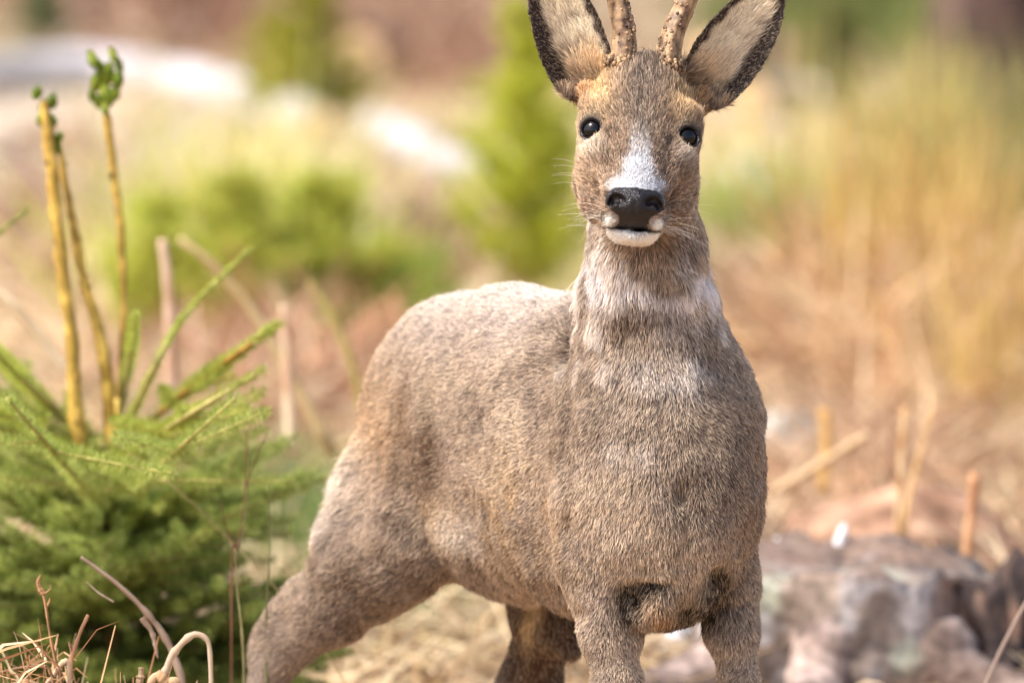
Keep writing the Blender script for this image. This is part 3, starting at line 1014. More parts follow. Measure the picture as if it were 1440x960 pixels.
def Gt(px, py):
    q = G(px, py)
    for _ in range(3):
        q = G(px, py, float(terrain(np.array([q[0]]), np.array([q[1]]))[0]))
    return q

# patches of ground cover: (px, py, rx, ry, colour) read off the clearing, laid out on the ground they cover
ZONES = [
    (60, 30, 160, 40, (172, 156, 122)), (300, 60, 140, 40, (164, 132, 104)), (430, 60, 60, 60, (150, 138, 70)),
    (560, 60, 90, 60, (186, 150, 126)), (600, 115, 90, 35, (150, 116, 92)), (690, 40, 60, 50, (168, 150, 118)),
    (60, 240, 110, 90, (204, 188, 176)), (250, 200, 120, 50, (196, 178, 160)), (520, 300, 110, 110, (190, 166, 138)),
    (620, 350, 80, 90, (196, 168, 146)), (730, 300, 70, 130, (176, 178, 70)),
    (1080, 100, 90, 30, (150, 118, 96)), (1170, 50, 70, 45, (128, 126, 76)), (1390, 90, 90, 110, (96, 74, 66)),
    (1110, 150, 60, 25, (206, 190, 176)), (1080, 340, 80, 90, (176, 178, 104)), (1150, 240, 70, 50, (204, 178, 150)),
    (1260, 200, 90, 60, (176, 160, 116)), (1290, 320, 90, 150, (206, 176, 110)), (1400, 330, 60, 110, (142, 136, 96)),
    (1220, 460, 130, 70, (220, 176, 132)), (1190, 530, 90, 45, (192, 150, 116)), (1330, 500, 90, 80, (220, 178, 120)),
    (1420, 560, 50, 120, (176, 152, 108)), (1250, 700, 150, 70, (184, 146, 118)), (1130, 640, 60, 60, (150, 130, 112)),
    (400, 560, 100, 80, (192, 142, 112)), (330, 480, 80, 60, (206, 176, 146)), (380, 660, 90, 60, (198, 168, 140)),
    (600, 880, 130, 70, (186, 166, 128)), (540, 800, 90, 40, (142, 140, 86)), (700, 940, 80, 40, (160, 128, 106)),
    (1150, 900, 160, 90, (120, 100, 88)),
]
def ground_colour(p):
    px, py = proj(p)
    C = np.tile(S(200, 174, 144), (len(p), 1))
    wsum = np.full(len(p), .25)[:, None]
    C = C * wsum
    jx = 18 * vnoise(p, 3.0, 80); jy = 14 * vnoise(p, 3.0, 81)
    for x, y, rx, ry, c in ZONES:
        w = np.exp(-((px + jx - x) / rx) ** 2 - ((py + jy - y) / ry) ** 2)[:, None] * 1.6
        C = C + w * S(*c); wsum = wsum + w
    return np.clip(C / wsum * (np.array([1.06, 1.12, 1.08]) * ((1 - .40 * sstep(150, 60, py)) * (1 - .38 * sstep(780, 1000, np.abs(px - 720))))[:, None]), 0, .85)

def make_ground():
    # one sheet, fine where the lens looks and coarse out to the horizon
    a = np.concatenate([-np.geomspace(900, 8, 26), np.linspace(-7, 7, 240), np.geomspace(8, 900, 26)])
    b = np.concatenate([-np.geomspace(900, 20, 16), np.linspace(-18, 2.0, 40)[:-1], np.linspace(2.0, 40, 460), np.geomspace(41, 1500, 30)])
    X, Y = np.meshgrid(a, b, indexing='ij')
    V = np.stack([X.ravel(), Y.ravel(), terrain(X.ravel(), Y.ravel())], 1)
    i, j = np.meshgrid(np.arange(len(a) - 1), np.arange(len(b) - 1), indexing='ij')
    n = len(b)
    F = np.stack([i * n + j, (i + 1) * n + j, (i + 1) * n + j + 1, i * n + j + 1], -1).reshape(-1, 4)
    c = np.tile(S(160, 132, 104), (len(V), 1))
    m = (V[:, 1] > 1.5) & (V[:, 1] < 60)
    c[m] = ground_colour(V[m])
    c = c * (1 + .22 * vnoise(V, .9, 85) + .18 * vnoise(V, 3.1, 86))[:, None]
    far = sstep(40, 70, V[:, 1])[:, None]
    c = c * (1 - far) + S(150, 132, 98) * far
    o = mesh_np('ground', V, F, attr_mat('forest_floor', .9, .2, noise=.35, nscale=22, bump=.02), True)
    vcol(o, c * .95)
    o['kind'] = 'structure'
make_ground()

# ------------------------------------------------------------------ litter and grass
leaf_m = attr_mat('dry_plant', .7, .25, trans=.25)
green_m = attr_mat('green_plant', .6, .3, trans=.5)
wood_m = attr_mat('bark', .85, .2, noise=.45, nscale=60, bump=.004)

def blades(p, d, L, w, c, curve=.25, rg=rng, seg=2):
    """bent tapering blades: p roots, d direction, L length, w half width, c colour"""
    n = len(p)
    side = unit(np.cross(d, rg.standard_normal((n, 3))))
    bend = unit(np.cross(side, d)) * (rg.normal(0, curve, n) * L)[:, None] + np.array([0, 0, -1.0]) * (abs(rg.normal(0, curve, n)) * L)[:, None]
    mid = p + d * (L * .55)[:, None] + bend * .25
    tip = p + d * L[:, None] + bend
    W = side * w[:, None]
    V = np.stack([p - W, p + W, mid + W * .8, mid - W * .8, tip + W * .25, tip - W * .25], 1).reshape(-1, 3)
    k = np.arange(n)[:, None] * 6
    F = np.concatenate([k + np.array([0, 1, 2, 3]), k + np.array([3, 2, 4, 5])])
    C = np.repeat(c, 6, axis=0)
    return V, F, C

def frustum_ground(n, rg, y0=2.0, y1=44.0, pw=1.0):
    u = rg.random(n)
    D = 1 / (1 / (y0 + 12) + u * (1 / (y1 + 12) - 1 / (y0 + 12)))
    Y = D - 12
    X = (rg.random(n) - .5) * D * .125 * np.where(rg.random(n) < .4, 2.6, 1.0)
    Z = terrain(X, Y)
    return np.stack([X, Y, Z], 1)

rg = np.random.default_rng(3)
mb = MB()
n = 64000
p = frustum_ground(n, rg)
c = ground_colour(p)
az = rg.random(n) * 6.283
el_ = np.abs(rg.normal(0, .35, n))
d = np.stack([np.cos(az) * np.cos(el_), np.sin(az) * np.cos(el_), np.sin(el_)], 1)
c = c * (.68 + .72 * rg.random(n))[:, None]
pick = rg.random(n)
c[pick < .18] = S(226, 196, 156) * rg.uniform(.6, 1.0, (int((pick < .18).sum()), 1))
c[pick > .88] = S(120, 72, 46) * rg.uniform(.5, 1.1, (int((pick > .88).sum()), 1))
p[:, 2] += .004 + rg.random(n) * .03
V, F, C = blades(p, d, rg.uniform(.05, .22, n), rg.uniform(.0015, .006, n), c, .35, rg)
mb.add(V, F, C)
mb.build('leaf_litter', leaf_m)['kind'] = 'stuff'

# flattened straw behind the hind legs and short grass coming through it
mb = MB()
def patch(px, py, rx, ry, n, L, w, cols, el_mu, el_sd, az_mu=None, az_sd=.6, h0=.0):
    qx = px + rx * rg.standard_normal(n) * .6; qy = py + ry * rg.standard_normal(n) * .6
    p = np.array([G(a, min(b, 1100)) for a, b in zip(qx, qy)])
    p[:, 2] = terrain(p[:, 0], p[:, 1]) + h0 * rg.random(n)
    az = rg.random(n) * 6.283 if az_mu is None else az_mu + az_sd * rg.standard_normal(n)
    e = np.clip(rg.normal(el_mu, el_sd, n), .02, 1.5)
    d = np.stack([np.cos(az) * np.cos(e), np.sin(az) * np.cos(e), np.sin(e)], 1)
    cc = np.array([S(*k) for k in cols])[rg.integers(0, len(cols), n)] * rg.uniform(.65, 1.1, (n, 1))
    return blades(p, d, rg.uniform(*L, n), rg.uniform(*w, n), cc, .25, rg)
STRAW = [(212, 188, 142), (192, 166, 118), (170, 140, 98), (224, 204, 166)]
mb.add(*patch(610, 900, 110, 50, 900, (.10, .32), (.0016, .0035), STRAW, .12, .12, h0=.06))
mb.add(*patch(640, 860, 120, 40, 500, (.10, .30), (.0016, .0035), STRAW, .15, .15, h0=.05))
mb.add(*patch(300, 640, 170, 110, 1500, (.10, .34), (.002, .0055), STRAW + [(190, 140, 104)], .3, .3, h0=.05))
mb.add(*patch(410, 570, 110, 90, 1400, (.10, .30), (.002, .005), [(206, 160, 126), (176, 118, 84), (230, 200, 164), (150, 98, 70)], .35, .35, h0=.10))
mb.add(*patch(1220, 700, 160, 60, 700, (.10, .34), (.002, .005), [(204, 164, 128), (226, 196, 160), (170, 126, 96)], .4, .35, h0=.05))
mb.add(*patch(1220, 520, 140, 50, 700, (.12, .42), (.003, .008), [(214, 176, 134), (232, 200, 156), (190, 146, 108)], .5, .4, h0=.12))
BRUSH = [(176, 132, 104), (206, 170, 140), (140, 98, 76), (222, 196, 168), (120, 84, 64)]
mb.add(*patch(590, 370, 130, 60, 900, (.06, .20), (.003, .007), BRUSH, .5, .4, h0=.05))
mb.add(*patch(90, 330, 130, 90, 1100, (.06, .22), (.003, .007), BRUSH, .5, .4, h0=.05))
mb.add(*patch(590, 90, 130, 40, 700, (.25, .7), (.005, .012), BRUSH, .5, .4, h0=.05))
mb.add(*patch(250, 60, 160, 30, 700, (.25, .7), (.005, .012), BRUSH, .5, .4, h0=.05))
mb.add(*patch(1080, 480, 100, 50, 700, (.15, .4), (.003, .007), BRUSH, .5, .4, h0=.05))
mb.build('dry_straw', leaf_m)['kind'] = 'stuff'
mb = MB()
mb.add(*patch(560, 845, 110, 55, 2600, (.08, .24), (.0012, .0028), [(104, 130, 62), (136, 150, 80), (84, 108, 50), (170, 168, 104)], .6, .35))
mb.add(*patch(520, 780, 110, 30, 900, (.05, .16), (.0012, .0026), [(126, 136, 66), (150, 156, 84), (98, 112, 52)], .7, .35))
mb.add(*patch(1090, 380, 80, 60, 1600, (.10, .30), (.003, .007), [(176, 184, 84), (150, 162, 76), (196, 196, 120)], .9, .35))
mb.add(*patch(1160, 70, 90, 40, 900, (.2, .5), (.006, .012), [(120, 128, 66), (142, 142, 80)], .9, .3))
mb.add(*patch(1400, 330, 60, 90, 900, (.2, .45), (.004, .009), [(142, 140, 84), (160, 150, 100), (116, 116, 70)], 1.0, .3))
mb.add(*patch(520, 470, 70, 40, 900, (.10, .30), (.003, .006), [(120, 146, 48), (150, 168, 60)], .9, .3))
mb.add(*patch(400, 760, 90, 50, 900, (.08, .22), (.0015, .003), [(132, 150, 76), (156, 166, 96), (108, 126, 60), (196, 186, 130)], 1.0, .35))
mb.add(*patch(330, 420, 160, 60, 700, (.2, .6), (.003, .006), [(226, 222, 130), (206, 206, 90), (240, 228, 170)], 1.1, .3))
mb.build('green_grass', green_m)['kind'] = 'stuff'

def tuft(name, label, cat, px, py, n, L, w, cols, spread, lean=(0, 0), group=None, el=(1.35, .16), mat=None):
    q = Gt(px, py)
    o = empty(name, q)
    bpy.context.view_layer.update()
    p = q + np.stack([rg.normal(0, spread, n), rg.normal(0, spread, n), 0 * rg.random(n)], 1)
    az = rg.random(n) * 6.283
    e = np.clip(rg.normal(el[0], el[1], n), .2, 1.56)
    d = unit(np.stack([np.cos(az) * np.cos(e) + lean[0], np.sin(az) * np.cos(e) + lean[1], np.sin(e)], 1))
    cc = np.array([S(*k) for k in cols])[rg.integers(0, len(cols), n)] * rg.uniform(.7, 1.1, (n, 1))
    mb = MB()
    mb.add(*blades(p, d, rg.uniform(*L, n), rg.uniform(*w, n), cc, .16, rg))
    b = mb.build('blades', mat or leaf_m, o)
    b['kind'] = 'stuff'
    tag(o, label, cat, group)
    return o
GOLD = [(222, 184, 104), (206, 166, 88), (236, 208, 140), (190, 150, 90)]
tuft('grass_tuft', 'tall golden dry grass tuft standing behind the brown bracken at the right', 'grass tuft', 1290, 520, 420, (.30, .62), (.003, .006), GOLD, .11, group='golden dry grass tufts')
tuft('grass_tuft', 'thinner golden grass tuft nearest the right edge, above the weathered stump', 'grass tuft', 1385, 600, 110, (.25, .50), (.0015, .003), GOLD + [(168, 140, 96)], .06, group='golden dry grass tufts')
tuft('grass_tuft', 'olive yellow grass tuft farthest back on the right, below the dark brushwood', 'grass tuft', 1320, 320, 220, (.3, .55), (.004, .008), [(196, 176, 104), (176, 160, 92), (214, 196, 130)], .18, group='golden dry grass tufts')
tuft('grass_tuft', 'pale cream straw tuft glowing in front of the blurred green spruces on the left', 'grass tuft', 350, 420, 420, (.2, .50), (.003, .006), [(244, 226, 160), (232, 208, 130), (250, 238, 196)], .05, group='golden dry grass tufts')
tuft('bracken_clump', 'collapsed reddish brown bracken heap right of the deer', 'bracken', 1200, 520, 420, (.12, .30), (.006, .014), [(206, 164, 126), (224, 188, 146), (184, 138, 102)], .17, el=(.6, .4), group='dead bracken clumps')
tuft('bracken_clump', 'collapsed reddish bracken between the young spruce and the rump of the deer', 'bracken', 430, 600, 420, (.10, .32), (.005, .011), [(200, 148, 114), (222, 184, 152), (168, 116, 86)], .16, el=(.6, .4), group='dead bracken clumps')

# ------------------------------------------------------------------ fallen logs, stumps and stones
def log(label, pts, r, cols, name='fallen_log', cat='log', group='fallen logs in the clearing', seed=0, squash=1.0, lift=.5):
    P3 = np.array([Gt(*p) for p in pts]); 
    P3[:, 2] += r * lift
    q = P3[len(P3) // 2].copy(); q[2] -= r * lift
    o = empty(name, q); bpy.context.view_layer.update()
    P3 = resample(P3, 40)
    rad = r * (1 + .06 * np.sin(np.linspace(0, 9, 40))) * np.linspace(1.05, .85, 40)
    V, F, tri = tube(P3, rad, sides=18, rough=.16, rf=9, seed=seed)
    k = vnoise(V, 6, 90 + seed) + .6 * vnoise(V, 22, 91 + seed)
    f = sstep(-.3, .5, k)[:, None]
    C = S(*cols[0]) * f + S(*cols[1]) * (1 - f)
    b = mesh_np('bark', V, F, wood_m, True, o); vcol(b, C)
    for e_, idx in ((0, 0), (1, -1)):
        ring = V[:-2].reshape(40, 18, 3)[idx]
        ctr = ring.mean(0)
        T = unit(P3[0] - P3[1]) if e_ == 0 else unit(P3[-1] - P3[-2])
        V2 = np.vstack([ring * .93 + ctr * .07 + T * .004, ring * .5 + ctr * .5 + T * .006, ctr + T * .005])
        j = np.arange(18); j2 = (j + 1) % 18
        F4 = np.stack([j, j2, 18 + j2, 18 + j], 1); F3 = np.stack([18 + j, 18 + j2, np.full(18, 36)], 1)
        if e_ == 1: pass
        c_ = mesh_np('cut_end', V2, [F4, F3], wood_m, False, o)
        vcol(c_, np.tile(S(214, 178, 136), (len(V2), 1)))
    return tag(o, label, cat, group)
BIRCH = [(194, 187, 186), (160, 152, 148)]
log('long bent whitish bare log arching across the upper left', [(-60, 146), (60, 134), (170, 132), (270, 148), (360, 176), (450, 212)], .066, BIRCH, seed=1, lift=.9)
log('short pale log lying on a slant between the two yellowish green spruces', [(530, 205), (590, 238), (640, 262), (690, 288)], .050, BIRCH, seed=2, lift=.9)
log('pinkish brown log far back above the short pale log', [(500, 118), (590, 96), (700, 88)], .085, [(150, 114, 94), (104, 76, 62)], seed=3, lift=.9)
log('brown log lying far back to the right of the ear of the deer', [(1000, 118), (1090, 112), (1210, 122)], .075, [(124, 94, 78), (84, 60, 50)], seed=4, lift=.9)
log('pale broken log end below the right ear of the deer', [(1060, 168), (1110, 158), (1150, 160)], .055, [(186, 172, 160), (150, 134, 122)], seed=5, lift=.9)
log('slanting greyish white branch lying right of the cheek of the deer', [(1050, 262), (1080, 300), (1100, 345)], .038, [(214, 210, 206), (180, 176, 166)], seed=6, lift=.9)
log('white log end at the very top between the olive spruce and the brown log', [(520, 14), (570, 8), (620, 4)], .06, BIRCH, seed=8, lift=.9)

def lump(name, label, cat, px, py, r, cols, seed=0, group=None, rough=.25, parent=None, dz=0.3, nu=28, nv=20, f=1.0):
    q = Gt(px, py)
    V, F, F3 = uv_sphere((0, 0, 0), (1, 1, 1), nu, nv)
    k = vnoise(V + seed * 7.3, 1.6, seed) + .5 * vnoise(V + seed * 7.3, 4, seed + 1) + .25 * vnoise(V + seed * 3.1, 10, seed + 2)
    V = V * (1 + rough * k)[:, None] * np.array(r)
    ctr = q + np.array([0, 0, r[2] * dz])
    kk = sstep(-.4, .5, vnoise(V / max(r) + seed, 3 * f, seed + 4) + .5 * vnoise(V / max(r) + seed, 9 * f, seed + 5))[:, None]
    C = S(*cols[0]) * kk + S(*cols[1]) * (1 - kk)
    if len(cols) > 2:
        k3 = sstep(.25, .6, vnoise(V / max(r) - seed, 4 * f, seed + 6))[:, None]
        C = C * (1 - k3) + S(*cols[2]) * k3
    o = mesh_np(name, V + ctr, [F, F3], wood_m, True, parent)
    vcol(o, C)
    if parent is None: tag(o, label, cat, group)
    return o
lump('mossy_stone', 'grey green lichen covered stone just right of the chest of the deer', 'stone', 1110, 668, (.075, .09, .085), [(186, 182, 172), (118, 112, 104), (150, 156, 128)], 3, 'stones in the clearing')
lump('mossy_stone', 'pale grey stone low between the forelegs of the deer', 'stone', 965, 940, (.045, .06, .05), [(206, 208, 214), (150, 150, 154)], 5, 'stones in the clearing')
lump('dead_wood', 'dark mauve brown heap of brushwood in the upper right corner', 'brushwood', 1410, 180, (.22, .5, .50), [(70, 52, 46), (44, 32, 30), (96, 74, 64)], 7, None)

# weathered stump, low and wide, with a dark hollow on its right side
def stump():
    base = G(1190, 1010)
    Y = base[1]
    o = empty('tree_stump', base * np.array([1, 1, 0])); bpy.context.view_layer.update()
    n, m = 72, 26
    th = np.linspace(0, 2 * math.pi, n, endpoint=False)
    zt = P(1190, 803, Y)[2]
    R = (P(1400, 900, Y)[0] - P(985, 900, Y)[0]) / 2
    hs = np.concatenate([np.linspace(-.05, 1, m - 4), [1.0, 1.0, 1.0, 1.0]])
    rs = np.concatenate([1.10 - .10 * np.linspace(0, 1, m - 4) ** .5, [.8, .55, .3, .02]])
    V = []
    for h, r in zip(hs, rs):
        flute = 1 + .07 * np.cos(5 * th + .6) + .05 * np.cos(9 * th + 2)
        flute = 1 + (flute - 1) * (1.6 - h)
        V.append(np.stack([np.cos(th) * r * flute * R, np.sin(th) * r * flute * R * .9, np.full(n, h * zt)], 1))
    V = np.concatenate(V)
    V = V + base * np.array([1, 1, 0]) + np.array([0, R * .8, 0])
    k = vnoise(V, 16, 5) + .6 * vnoise(V, 40, 6) + .35 * vnoise(V, 90, 8)
    rad = unit((V - V.mean(0)) * np.array([1, 1, 0]))
    V = V + rad * (k * .010)[:, None]
    V[:, 2] += np.where(V[:, 2] > zt * .9, .030 * vnoise(V, 9, 7) + .014 * vnoise(V, 30, 9), 0) 
    i = np.arange(m - 1)[:, None] * n; j = np.arange(n)[None]; j2 = (j + 1) % n
    F = np.stack([i + j, i + j2, i + n + j2, i + n + j], -1).reshape(-1, 4)
    s = np.stack([V[:, 0] * 1, V[:, 1] * 1, V[:, 2] * .6], 1)
    f = sstep(-.5, .5, vnoise(s, 15, 15) + .6 * vnoise(s, 50, 16))[:, None]
    C = S(140, 124, 112) * f + S(92, 78, 70) * (1 - f)
    g = sstep(.25, .55, vnoise(s, 20, 17))[:, None]
    C = C * (1 - g) + S(150, 150, 134) * g
    g = .6 * sstep(.4, .65, vnoise(s, 26, 18))[:, None]
    C = C * (1 - g * .8) + S(196, 192, 194) * g * .8
    g = sstep(.3, .6, vnoise(s, 12, 19))[:, None] * .7
    C = C * (1 - g) + S(134, 104, 88) * g
    top = sstep(zt * .93, zt * .99, V[:, 2])[:, None] * .8
    C = C * (1 - top) + S(120, 98, 84) * top
    b = mesh_np('trunk', V, F, wood_m, True, o); vcol(b, C)
    # buttress roots
    for k, (a, L) in enumerate(((-2.6, .30), (-1.75, .22), (-.75, .30), (-.2, .26))):
        c = base * np.array([1, 1, 0]) + np.array([0, R * .8, 0])
        dr = np.array([math.cos(a), math.sin(a), 0])
        pts = [c + dr * R * .80 + np.array([0, 0, zt * .55]), c + dr * R * 1.05 + np.array([0, 0, zt * .25]), c + dr * (R + L * .6) + np.array([0, 0, .02]), c + dr * (R + L) + np.array([0, 0, -.03])]
        Vt, Ft, tri = tube(pts, [.05, .045, .032, .018], sides=14, n=22, rough=.2, rf=22, seed=30 + k)
        kk = sstep(-.4, .5, vnoise(Vt, 22, 33))[:, None]
        r_ = mesh_np('root', Vt, [Ft, tri], wood_m, True, o); vcol(r_, S(158, 138, 128) * kk + S(96, 80, 72) * (1 - kk))
    tag(o, 'low weathered grey tree stump with lichen patches beside the foreleg of the deer', 'stump')
    return base, zt
SB, SZ = stump()
lump('hollow_lump', 'dark lump added for the dark hollow at the right edge behind the thin slanting stalk', 'stump', 1415, 1000, (.085, .10, .135), [(78, 64, 60), (48, 39, 37), (112, 88, 74)], 9, None, dz=.4, f=1.4, rough=.5)  # dark lump added in place of the hollow beside the stump
lump('earth_mound', 'reddish brown mound of needles and soil on top behind the stump', 'mound', 1290, 822, (.22, .16, .09), [(168, 130, 104), (120, 88, 68), (196, 160, 130)], 12, None, dz=.5, f=2)

def stick(name, label, cat, pts, r, c, Y=None, group=None, sides=7, n=16, c2=None, mat=None, rough=.12):
    P3 = np.array([P(p[0], p[1], Y if len(p) < 3 else p[2]) for p in pts])
    V, F, tri = tube(P3, r, sides=sides, n=n, rough=rough, rf=60, seed=len(label))
    o = mesh_np(name, V, [F, tri], mat or leaf_m, True)
    k = sstep(-.5, .5, vnoise(V, 35, 41))[:, None]
    vcol(o, S(*c) * k + S(*(c2 or c)) * (1 - k))
    return tag(o, label, cat, group)
g_ = 'dry broken stems behind the stump'
stick('dry_stalk', 'pale upright broken stem with a split top right of the grey stone', 'stalk', [(1262, 905, 2.75), (1264, 760, 2.75), (1268, 660, 2.75), (1274, 572, 2.75)], [.008, .007, .006, .007], (236, 204, 160), group=g_, c2=(196, 150, 100))
stick('dry_stalk', 'thin stem leaning from the foot of the pale upright stem', 'stalk', [(1266, 900, 2.75), (1268, 770, 2.76), (1285, 670, 2.8), (1312, 570, 2.85)], [.004, .004, .003, .002], (222, 180, 120), group=g_)
stick('dry_stalk', 'orange straight stem closest to the dark rotten stump', 'stalk', [(1352, 960, 2.4), (1360, 790, 2.4), (1372, 665, 2.4)], [.009, .0085, .0075], (222, 172, 128), group=g_, c2=(190, 136, 96))
stick('wood_chip', 'white splinter of wood upright on the back rim of the stump', 'wood chip', [(1162, 825, 2.3), (1174, 780, 2.3), (1188, 738, 2.32)], [.009, .010, .005], (240, 232, 230), group='white wood splinters')
stick('wood_chip', 'white splinter lying close against the foreleg of the deer', 'wood chip', [(1058, 785, 2.3), (1078, 770, 2.3), (1096, 756, 2.3)], [.006, .007, .003], (240, 230, 224), group='white wood splinters')
stick('dry_stalk', 'long slanting pale bramble stem behind the grey stone', 'stalk', [(1090, 690, 3.4), (1150, 655, 3.3), (1220, 610, 3.2)], [.007, .007, .006], (222, 190, 150), group=g_)
stick('dry_stalk', 'small ochre stub standing above the grey stone', 'stalk', [(1158, 690, 3.6), (1163, 620, 3.6), (1160, 575, 3.6)], [.009, .009, .010], (222, 176, 110), group=g_)
stick('dry_stalk', 'thin grey stalk slanting across the lower right corner', 'stalk', [(1330, 1100, .9), (1400, 930, .9), (1452, 830, .9)], [.0028, .0026, .002], (176, 154, 140), group='dead grass stalks in the foreground')

gp = 'pale dead stalks between the spruces and the deer'
stick('dry_stalk', 'broad pinkish upright dead stalk right of the tall budded leader', 'stalk', [(244, 700, 2.6), (240, 480, 2.6), (236, 400, 2.6), (228, 336, 2.6)], [.010, .009, .008, .006], (222, 190, 164), group=gp, c2=(196, 158, 128))
stick('dry_stalk', 'long pale stalk leaning left from the reddish bracken to the cream straw', 'stalk', [(470, 640, 3.0), (370, 460, 3.0), (300, 375, 3.0), (252, 335, 3.0)], [.008, .008, .007, .004], (216, 190, 140), group=gp, c2=(190, 160, 110))
stick('dry_stalk', 'short thick pale stump of a stalk above the reddish bracken', 'stalk', [(410, 640, 2.8), (404, 500, 2.8), (398, 428, 2.8)], [.009, .008, .005], (232, 210, 176), group=gp, c2=(206, 166, 134))
stick('dry_stalk', 'yellowish stalk leaning left close against the rump of the deer', 'stalk', [(520, 620, 3.4), (494, 510, 3.4), (464, 440, 3.4), (434, 394, 3.4)], [.007, .0065, .006, .003], (206, 190, 110), group=gp, c2=(180, 160, 90))
stick('dry_stalk', 'pale stalk slanting down through the whorl of the nearest spruce', 'stalk', [(118, 560, 2.2), (60, 480, 2.2), (10, 420, 2.2), (-30, 395, 2.2)], [.007, .0065, .006, .004], (232, 212, 176), group=gp, c2=(206, 178, 140))
# ------------------------------------------------------------------ young spruces
def needles(path, L, w, dens, cols, rg, spread=1.0, fwd=.55, tipgrow=0.0):
    """needles set all round a twig"""
    path = np.asarray(path)
    seg = np.linalg.norm(np.diff(path, axis=0), axis=1)
    tot = seg.sum()
    n = max(6, int(tot * dens))
    u = rg.random(n)
    cum = np.concatenate([[0], np.cumsum(seg)]) / tot
    p = np.stack([np.interp(u, cum, path[:, x]) for x in range(3)], 1)
    T, A, B = frames(path)
    i = np.minimum((u * (len(path) - 1)).astype(int), len(path) - 1)
    a = rg.random(n) * 6.283
    rad = A[i] * np.cos(a)[:, None] + B[i] * np.sin(a)[:, None]
    f = fwd + .15 * rg.standard_normal(n)
    d = unit(rad * spread + T[i] * f[:, None] + np.array([0, 0, .12]))
    LL = L * rg.uniform(.7, 1.15, n) * (1 - .35 * u ** 3)
    side = unit(np.cross(d, rad + .3 * rg.standard_normal((n, 3)))) * w
    tip = p + d * LL[:, None]
    mid = p + d * (LL * .5)[:, None]
    V = np.stack([p, mid + side, tip, mid - side], 1).reshape(-1, 3)
    F = np.arange(n * 4).reshape(-1, 4)
    cc = np.array([S(*k) for k in cols])[rg.integers(0, len(cols), n)] * rg.uniform(.75, 1.15, (n, 1))
    return V, F, np.repeat(cc, 4, axis=0)

def twig_tree(b0, d0, L, rg, droop=.15, side=5, sidelen=.5, curl=.2):
    """a branch with its side twigs: list of polylines"""
    pts = [np.array(b0)]
    d = np.array(d0, float)
    for k in range(8):
        d = unit(d + rg.normal(0, .05, 3) + np.array([0, 0, curl * .12 * (k - 2) / 6 - droop * .05]))
        pts.append(pts[-1] + d * L / 8)
    main = np.array(pts)
    out = [(main, 1.0)]
    T, A, B = frames(main)
    for k in range(side):
        for s in (-1, 1):
            f = .22 + .68 * (k + .3 * rg.random()) / side
            i = int(f * 8)
            up = np.array([0, 0, 1.0])
            lat = unit(np.cross(T[i], up)) * s
            dd = unit(T[i] * .75 + lat * .8 + up * rg.normal(.05, .15))
            ll = L * sidelen * (1 - f * .75) * rg.uniform(.7, 1.15)
            a = main[i]
            q = [a]
            for m in range(4):
                dd = unit(dd + T[i] * .08 + rg.normal(0, .05, 3))
                q.append(q[-1] + dd * ll / 4)
            out.append((np.array(q), .55))
    return out

def spruce(label, q, height, whorls, blen, cols, seed, needle=(.018, .0009, 900), group=None, leader=.25, trunk_r=.012, up=.35, cat='spruce', low=0.06, side=4, width=1.0, bark=(150, 120, 70)):
    rg = np.random.default_rng(seed)
    o = empty('young_spruce', q); bpy.context.view_layer.update()
    q = np.asarray(q, float)
    top = q + np.array([rg.normal(0, .01), rg.normal(0, .01), height])
    mb = MB()
    add_tube(mb, [q - np.array([0, 0, .03]), (q + top) / 2, top], [trunk_r, trunk_r * .7, trunk_r * .25], sides=8, n=14, rough=.1, c=S(*bark))
    mb.build('trunk', wood_m, o, True)
    nd = MB()
    nd.add(*needles(np.linspace(top - np.array([0, 0, height * leader]), top, 8), needle[0], needle[1], needle[2], cols, rg, fwd=.8))
    for k in range(whorls):
        f = low + (1 - leader * .9 - low) * k / max(whorls - 1, 1)
        b0 = q + (top - q) * f
        L = blen * (1 - f) ** .8 * rg.uniform(.85, 1.1) + .05 * height
        m = rg.integers(5, 8)
        br = MB()
        for j in range(m):
            az = 6.283 * (j + .6 * rg.random()) / m
            e = up + rg.normal(0, .12)
            d = np.array([math.cos(az) * width * math.cos(e), math.sin(az) * math.cos(e), math.sin(e)])
            for path, th in twig_tree(b0, d, L * rg.uniform(.75, 1.1), rg, side=side):
                add_tube(br, path, [trunk_r * .35 * th, trunk_r * .1], sides=4, n=6, cap=False, c=S(*bark))
                nd.add(*needles(path, needle[0], needle[1], needle[2], cols, rg))
        br.build('branch', wood_m, o, True)
    b = nd.build('needles', green_m, o); b['kind'] = 'stuff'
    return tag(o, label, cat, group)

YG = [(206, 208, 52), (190, 198, 46), (220, 220, 86), (164, 178, 46)]
OL = [(172, 170, 50), (150, 152, 48), (192, 184, 74)]
MG = [(196, 208, 60), (212, 216, 84), (164, 184, 50), (228, 226, 128)]
SPG = 'young spruces scattered over the clearing'
def far_spruce(label, px, py, topy, blen_px, cols, seed, whorls=7, side=4, dens=220, up=.5):
    q = Gt(px, py)
    D = q[1] + 12
    h = (py - topy) * D / FPX * 1.0
    bl = blen_px * D / FPX
    nl = .010 * D / 12 * 1.6
    return spruce(label, q, h, whorls, bl, cols, seed, needle=(nl, nl * .10, dens / (D / 20)), group=SPG, trunk_r=.009 * D / 15, up=up, side=side)
far_spruce('bright yellowish green spruce showing left of the neck of the deer', 745, 440, -70, 160, YG, 21, whorls=9, dens=330, up=.8)
far_spruce('olive yellow spruce at the top edge above the end of the long white log', 432, 195, -90, 130, OL, 22, whorls=7, dens=360)
far_spruce('yellowish green bushy spruce behind the pale cream straw tuft', 445, 500, 230, 210, MG, 23, whorls=8, dens=260, up=.85)
far_spruce('lime green spruce between the tall yellow stems and the bushy spruce', 330, 510, 220, 200, MG, 33, whorls=7, dens=260, up=.85)
